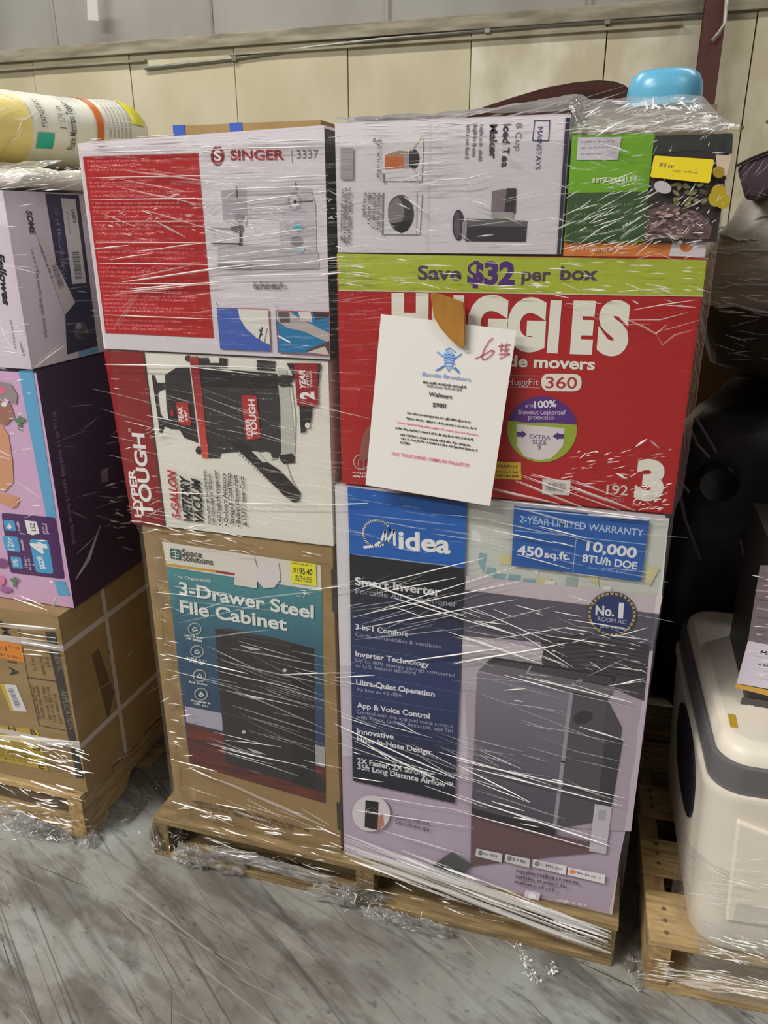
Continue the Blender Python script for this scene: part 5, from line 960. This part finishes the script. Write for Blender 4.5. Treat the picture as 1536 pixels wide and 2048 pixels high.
for a, b, w, m in (((770, 0), (1050, 75), 3, B), ((840, 0), (1340, 120), 3.4, B), ((1080, 40), (1350, 125), 2.4, B), ((1050, 75), (1340, 140), 2, Fd), ((0, 20), (470, 90), 1.8, Fd), ((580, 5), (1150, 50), 1.6, V), ((775, 65), (870, 58), 3, B), ((820, 112), (860, 118), 3, B), ((1110, 228), (1310, 288), 3.4, B), ((20, 215), (330, 360), 3, B), ((60, 235), (560, 460), 3, B), ((40, 245), (480, 470), 2.4, Fd), ((110, 290), (560, 500), 2.4, B), ((30, 300), (460, 440), 2, Fd), ((240, 390), (470, 440), 2, B), ((560, 375), (1310, 545), 2.8, B), ((600, 405), (1300, 580), 3, B), ((480, 340), (900, 460), 2.6, B), ((570, 400), (890, 562), 2.6, B), ((640, 470), (890, 565), 2.4, B), ((990, 462), (1040, 475), 5, B), ((990, 465), (1290, 560), 2.4, Fd), ((560, 530), (1250, 760), 3.4, B), ((420, 490), (700, 590), 2.4, B), ((630, 560), (1260, 740), 2, Fd), ((720, 560), (865, 602), 3.4, B), ((820, 630), (920, 650), 3.6, B), ((850, 660), (930, 676), 3, B), ((200, 540), (640, 610), 1.8, Fd), ((110, 600), (640, 680), 1.8, Fd), ((560, 600), (1170, 770), 2.6, B), ((230, 690), (600, 800), 3, Fd), ((100, 455), (240, 475), 2, B), ((100, 340), (140, 352), 2.6, B), ((1000, 440), (1250, 560), 2, V), ((650, 510), (1050, 640), 3, V)): f.fold([M5(*a), M5(*b)], w, m, .4)
f.many([(705, 1420), (930, 1480), (1220, 1620), (720, 1520)], 30, -22, 5, (60, 200), (1.2, 2.2), (Fd, V, B)); f.many([(930, 1180), (1320, 1210), (1300, 1420), (930, 1330)], 40, -14, 6, (20, 110), (1.4, 2.6), (B, Fd, Fd)); f.many([(700, 1150), (920, 1180), (920, 1350), (700, 1330)], 20, 14, 5, (60, 200), (1.2, 2), (Fd, V)); f.many([(1080, 1240), (1300, 1280), (1290, 1370), (1080, 1330)], 26, -10, 18, (10, 40), (1.6, 3), (B, Fd)); f.many([(690, 990), (930, 1020), (930, 1120), (700, 1090)], 14, -8, 4, (60, 180), (1.4, 2.2), (V, Fd)); f.many([(940, 1010), (1330, 1050), (1310, 1170), (930, 1120)], 18, -10, 4, (60, 180), (1.4, 3), (Fd, V)); f.many([(940, 1360), (1220, 1400), (1200, 1600), (940, 1560)], 24, -16, 4, (60, 180), (1.2, 2), (V, Fd))
f.build('film_fold_glints', fm)
# twisted film rope from the lower left of the air conditioner carton down to the pallet corner
f = Folds(front(-.030), 14); R = f.R
for k in range(64):
    t = R.random()**.8; a = R.uniform(0, .8); b = min(1, a+R.uniform(.08, .5)); ph = R.uniform(0, 6); am = R.uniform(1, 5)
    A0, A1 = (684, 1652+64*t), (1216, 1858+46*t)
    pt = lambda s_: (A0[0]+(A1[0]-A0[0])*s_, A0[1]+(A1[1]-A0[1])*s_+8*math.sin(s_*3.1)*(t-.2)+am*math.sin(s_*7+ph))
    f.fold([pt(a+(b-a)*i/7) for i in range(8)], R.uniform(1, 5.5), R.choice((B, Fd, Fd, V, V)))
for k in range(12):
    t = R.random(); A0, A1 = (690, 1664+50*t), (1222, 1862+40*t); f.fold([(A0[0]+(A1[0]-A0[0])*s_/8, A0[1]+(A1[1]-A0[1])*s_/8+6*math.sin(s_*.4+t*5)) for s_ in range(9)], R.uniform(5, 11), V)
f.many([(350, 1615), (690, 1700), (690, 1730), (400, 1680)], 20, -14, 8, (12, 60), (1.6, 3), (Fd, B, V)); f.many([(420, 1680), (1180, 1860), (1180, 1890), (420, 1710)], 40, -15, 8, (14, 90), (1.6, 3), (Fd, V, B))
f.build('film_rope', fm)
crumple(fm, (-.915, -.005, .045), .022, .02, .03, 130, 21); crumple(fm, (-.85, -.03, .03), .04, .015, .02, 110, 22); crumple(fm, (-.36, -.045, .012), .055, .01, .014, 170, 23); crumple(fm, (-.47, -.035, .03), .05, .008, .014, 90, 24); crumple(fm, (-.60, -.03, .06), .08, .006, .012, 50, 25)
def tail(pts, seed, name='film_tail'):
    R = random.Random(seed); mb = MB(); q = [Face((0, 0, .006), (1, 0, 0), (0, 1, 0)).px(p) for p in pts]
    for a, b in zip(q, q[1:]):
        for _ in range(40):
            p = a.lerp(b, R.random())+Vector((R.gauss(0, .005), R.gauss(0, .004), abs(R.gauss(0, .006)))); d = Vector((R.gauss(0, 1), R.gauss(0, 1), R.gauss(0, .4))).normalized()*R.uniform(.002, .006); e = Vector((R.gauss(0, 1), R.gauss(0, 1), R.gauss(0, 1))).normalized()*R.uniform(.001, .003)
            w = [p-d, p+e, p+d, p-e]; 
            for v in w: v.z = max(.0015, v.z)
            mb.add(w, [(0, 1, 3), (1, 2, 3)], R.choice((B, B, Fd)))
    return tag(mb.build(name, fm), kind='stuff')
tail([(1030, 1882), (1046, 1915), (1056, 1945), (1075, 1965)], 5); tail([(1100, 1952), (1104, 1938)], 6)
# creases on the loose hump
f = Folds(Face((0, -.006, 1.524), (1, 0, 0), (0, .2, .08)), 15)
f.many([(1140, 262), (1460, 258), (1400, 215), (1180, 200)], 70, 20, 10, (16, 70), (1.6, 3.6), (B, B, Fd)); f.many([(1140, 268), (1440, 264), (1440, 230), (1140, 235)], 40, 4, 8, (20, 80), (1.8, 4), (B, Fd, V)); f.many([(1290, 205), (1400, 200), (1410, 235), (1290, 235)], 26, -30, 35, (8, 26), (2.4, 6), (B, B))
f.many([(960, 240), (1140, 236), (1250, 190), (1050, 215)], 30, 14, 5, (30, 100), (1.4, 2.4), (Fd, V, B)); f.fold([(1000, 240), (1130, 210), (1255, 172)], 1.8, Fd); f.fold([(1060, 238), (1170, 212), (1262, 180)], 1.6, Fd); f.fold([(930, 243), (1100, 224), (1240, 200)], 1.6, Fd)
f.many([(1140, 270), (1460, 266), (1440, 225), (1160, 222)], 90, 14, 9, (14, 60), (1.6, 4), (B, Fd, V)); f.many([(1270, 200), (1400, 196), (1400, 215), (1270, 222)], 14, 20, 20, (10, 30), (2, 5), (B, Fd)); f.many([(1140, 272), (1300, 268), (1290, 245), (1140, 250)], 30, 5, 8, (16, 70), (2, 5), (V, Fd))
f.build('hump_fold_glints', fm)
# --- film round the left stack
fl = empty('stretch_film', (-1.5, .3, .02), 'clear stretch film wound around the left stack of cartons', 'film', 'stretch film round the stacks')
hl = [(-2.1, -.024), (-1.12, -.024), (-1.098, -.018), (-1.086, .0), (-1.086, .98)]
sheet('film_sheet', hl, .04, 1.47, film_m, fl, 40)
mb = MB(); vs = []
for j in range(11):
    for i in range(31):
        x = -1.85+.80*i/30; v = j/10; vs.append(Vector((x, .0+.14*v, 1.468+.045*v**.6+.006*noise.noise(Vector((x*22, v*5, 3)))+.004)))
mb.add(vs, [(j*31+i, j*31+i+1, (j+1)*31+i+1, (j+1)*31+i) for j in range(10) for i in range(30)], film_top); mb.smooth = True; mb.build('film_drape', fl)
f = Folds(front(-.0275), 16)
for a, b, w, m in (((0, 648), (22, 690), 3, B), ((2, 660), (35, 712), 2, Fd), ((70, 735), (130, 690), 2.6, B), ((75, 728), (128, 682), 1.6, Fd), ((-5, 1245), (110, 1257), 3, B), ((-5, 1270), (120, 1285), 3, Fd), ((36, 1265), (112, 1276), 2.6, B), ((44, 1283), (118, 1296), 2.8, B), ((48, 1298), (120, 1307), 2.6, B), ((45, 1307), (85, 1310), 2.6, B), ((40, 1470), (75, 1479), 4, B), ((-5, 1488), (44, 1503), 4, B), ((10, 1490), (125, 1525), 3.4, B), ((55, 1515), (150, 1545), 2.6, B), ((80, 1490), (165, 1510), 2.4, Fd), ((140, 1545), (165, 1550), 3, B), ((62, 1562), (130, 1585), 3.4, B), ((112, 1568), (150, 1580), 3, B), ((120, 1600), (152, 1612), 2.6, B), ((25, 1195), (95, 1220), 2.6, B), ((40, 1190), (90, 1212), 2.4, B), ((105, 1215), (115, 1190), 4, B), ((20, 1015), (55, 990), 2, B), ((30, 960), (88, 1000), 2, Fd), ((60, 1010), (80, 1012), 2, B)): f.fold([a, b], w, m, .5)
f.many([(0, 1470), (165, 1490), (170, 1550), (0, 1510)], 40, -14, 8, (14, 60), (1.6, 3), (B, Fd)); f.many([(0, 1560), (170, 1590), (170, 1620), (0, 1600)], 22, -16, 10, (12, 50), (1.6, 3), (B, Fd)); f.many([(0, 700), (60, 720), (120, 1190), (0, 1180)], 18, 8, 20, (8, 30), (1.4, 2.4), (B, Fd)); f.many([(0, 1590), (160, 1620), (170, 1660), (0, 1650)], 40, -14, 14, (12, 60), (1.6, 3.6), (B, Fd, Fd)); f.many([(0, 380), (60, 385), (62, 720), (0, 710)], 14, -2, 8, (20, 60), (1.4, 2.2), (Fd, B))
f.fold([(-5, 1252), (60, 1256), (114, 1258)], 12, V); f.fold([(-5, 1472), (80, 1486), (162, 1487)], 14, V); f.fold([(-5, 1470), (80, 1478), (160, 1484)], 8, Fd)
f.build('film_fold_glints', fl)
f = Folds(rside(-1.083), 17)
f.many([(75, 480), (150, 470), (190, 690), (85, 690)], 16, 3, 8, (30, 90), (1.2, 2), (V, Fd)); f.many([(130, 800), (235, 800), (240, 1090), (145, 1120)], 16, 15, 30, (20, 90), (1.2, 2.4), (V,)); f.fold([(150, 1160), (175, 1120), (200, 1050)], 6, V); f.many([(190, 1300), (330, 1200), (330, 1450), (200, 1560)], 8, 30, 12, (14, 50), (1.4, 2.2), (Fd, V)); f.many([(205, 930), (245, 940), (260, 1100), (240, 1110)], 16, -5, 18, (8, 30), (1.4, 2.4), (Fd, B)); f.many([(165, 400), (180, 400), (205, 700), (190, 690)], 14, 5, 15, (10, 26), (1.4, 2.2), (B, Fd))
f.build('film_fold_glints', fl)
f = Folds(Face((0, .0, 1.478), (1, 0, 0), (0, .12, .04)), 18)
f.many([(0, 330), (165, 325), (170, 385), (0, 385)], 34, 10, 9, (20, 80), (1.2, 2.2), (V, Fd, Fd)); f.many([(20, 345), (170, 320), (170, 350), (20, 380)], 26, 18, 22, (6, 20), (1.4, 2.6), (B,))
f.build('drape_fold_glints', fl)
mb = MB(); R = random.Random(8)
for k in range(26):
    u0 = R.uniform(.05, .40); t0 = R.uniform(20, 120); a = R.uniform(-1, 1); pts = [rollpt(u0+.03*a*i, math.radians(t0+R.uniform(5, 16)*i), .004) for i in range(4)]
    mb.tube(pts, [.0002, .0009, .0008, .0002], R.choice((B, Fd)), 4)
tag(mb.build('roll_fold_glints', fl), kind='stuff')
crumple(fl, (-1.36, -.04, 1.655), .035, .03, .018, 90, 31); crumple(fl, (-1.30, -.055, .015), .07, .016, .02, 240, 32); crumple(fl, (-1.20, -.045, .012), .04, .01, .02, 90, 33); crumple(fl, (-1.11, -.02, .01), .012, .02, .012, 50, 34); crumple(fl, (-1.06, .14, .006), .008, .05, .006, 50, 35)
# --- film round the right stack
fr_ = empty('stretch_film', (.6, .3, .02), 'clear stretch film around the cooler and the pale pallet on the right', 'film', 'stretch film round the stacks')
P0 = [RT((x, y, 0)) for x, y in ((.80, -.014), (.13, -.014), (.085, .0), (.05, .04), (.042, .10))]
sheet('film_sheet', [(p.x, p.y) for p in P0], .03, .33, film_m, fr_, 14)
f = Folds(Face(RT((0, -.022, 0)), RM @ Vector((1, 0, 0)), (0, 0, 1)), 19)
f.many([(1310, 1915), (1540, 1960), (1540, 2000), (1310, 1960)], 60, -12, 5, (20, 110), (1.8, 4), (B, Fd, Fd)); f.many([(1400, 1860), (1540, 1880), (1540, 1935), (1420, 1915)], 36, -14, 8, (16, 70), (1.8, 3.4), (B, B, Fd)); f.many([(1380, 1720), (1540, 1740), (1540, 1850), (1380, 1820)], 12, -10, 6, (40, 120), (1.4, 2.4), (V, Fd)); f.fold([(1415, 1735), (1452, 1754)], 3.4, B); f.fold([(1450, 1735), (1540, 1745)], 2.4, Fd); f.many([(1460, 1700), (1540, 1720), (1540, 1790), (1460, 1770)], 8, -10, 4, (40, 90), (1.6, 2.6), (Fd,)); f.fold([(1300, 1950), (1420, 1968), (1540, 1990)], 9, V); f.fold([(1300, 1940), (1420, 1958), (1540, 1980)], 5, Fd)
f.build('film_fold_glints', fr_)
f = Folds(front(.092), 20); f.many([(1510, 1140), (1545, 1140), (1545, 1300), (1500, 1290)], 10, -8, 8, (14, 40), (1.8, 3), (B,)); f.many([(1495, 1290), (1545, 1300), (1540, 1370), (1480, 1360)], 6, -6, 4, (14, 36), (1.6, 2.4), (B,)); f.many([(1470, 1440), (1540, 1455), (1540, 1480), (1480, 1465)], 10, -14, 8, (14, 50), (1.8, 3), (B, Fd)); f.build('film_fold_glints', fr_)
crumple(fr_, (.150, -.035, .006), .008, .02, .008, 36, 36)
f = Folds(front(.56), 21)
f.many([(1430, 400), (1536, 380), (1536, 720), (1430, 720)], 50, -6, 10, (20, 80), (1.4, 2.4), (V, Fd)); f.many([(1430, 580), (1536, 590), (1536, 640), (1440, 630)], 12, -3, 4, (20, 70), (1.8, 2.8), (B, Fd)); f.many([(1480, 330), (1536, 310), (1510, 480), (1450, 480)], 24, 50, 10, (14, 50), (1.2, 2), (Fd, V)); f.build('film_fold_glints', fr_)
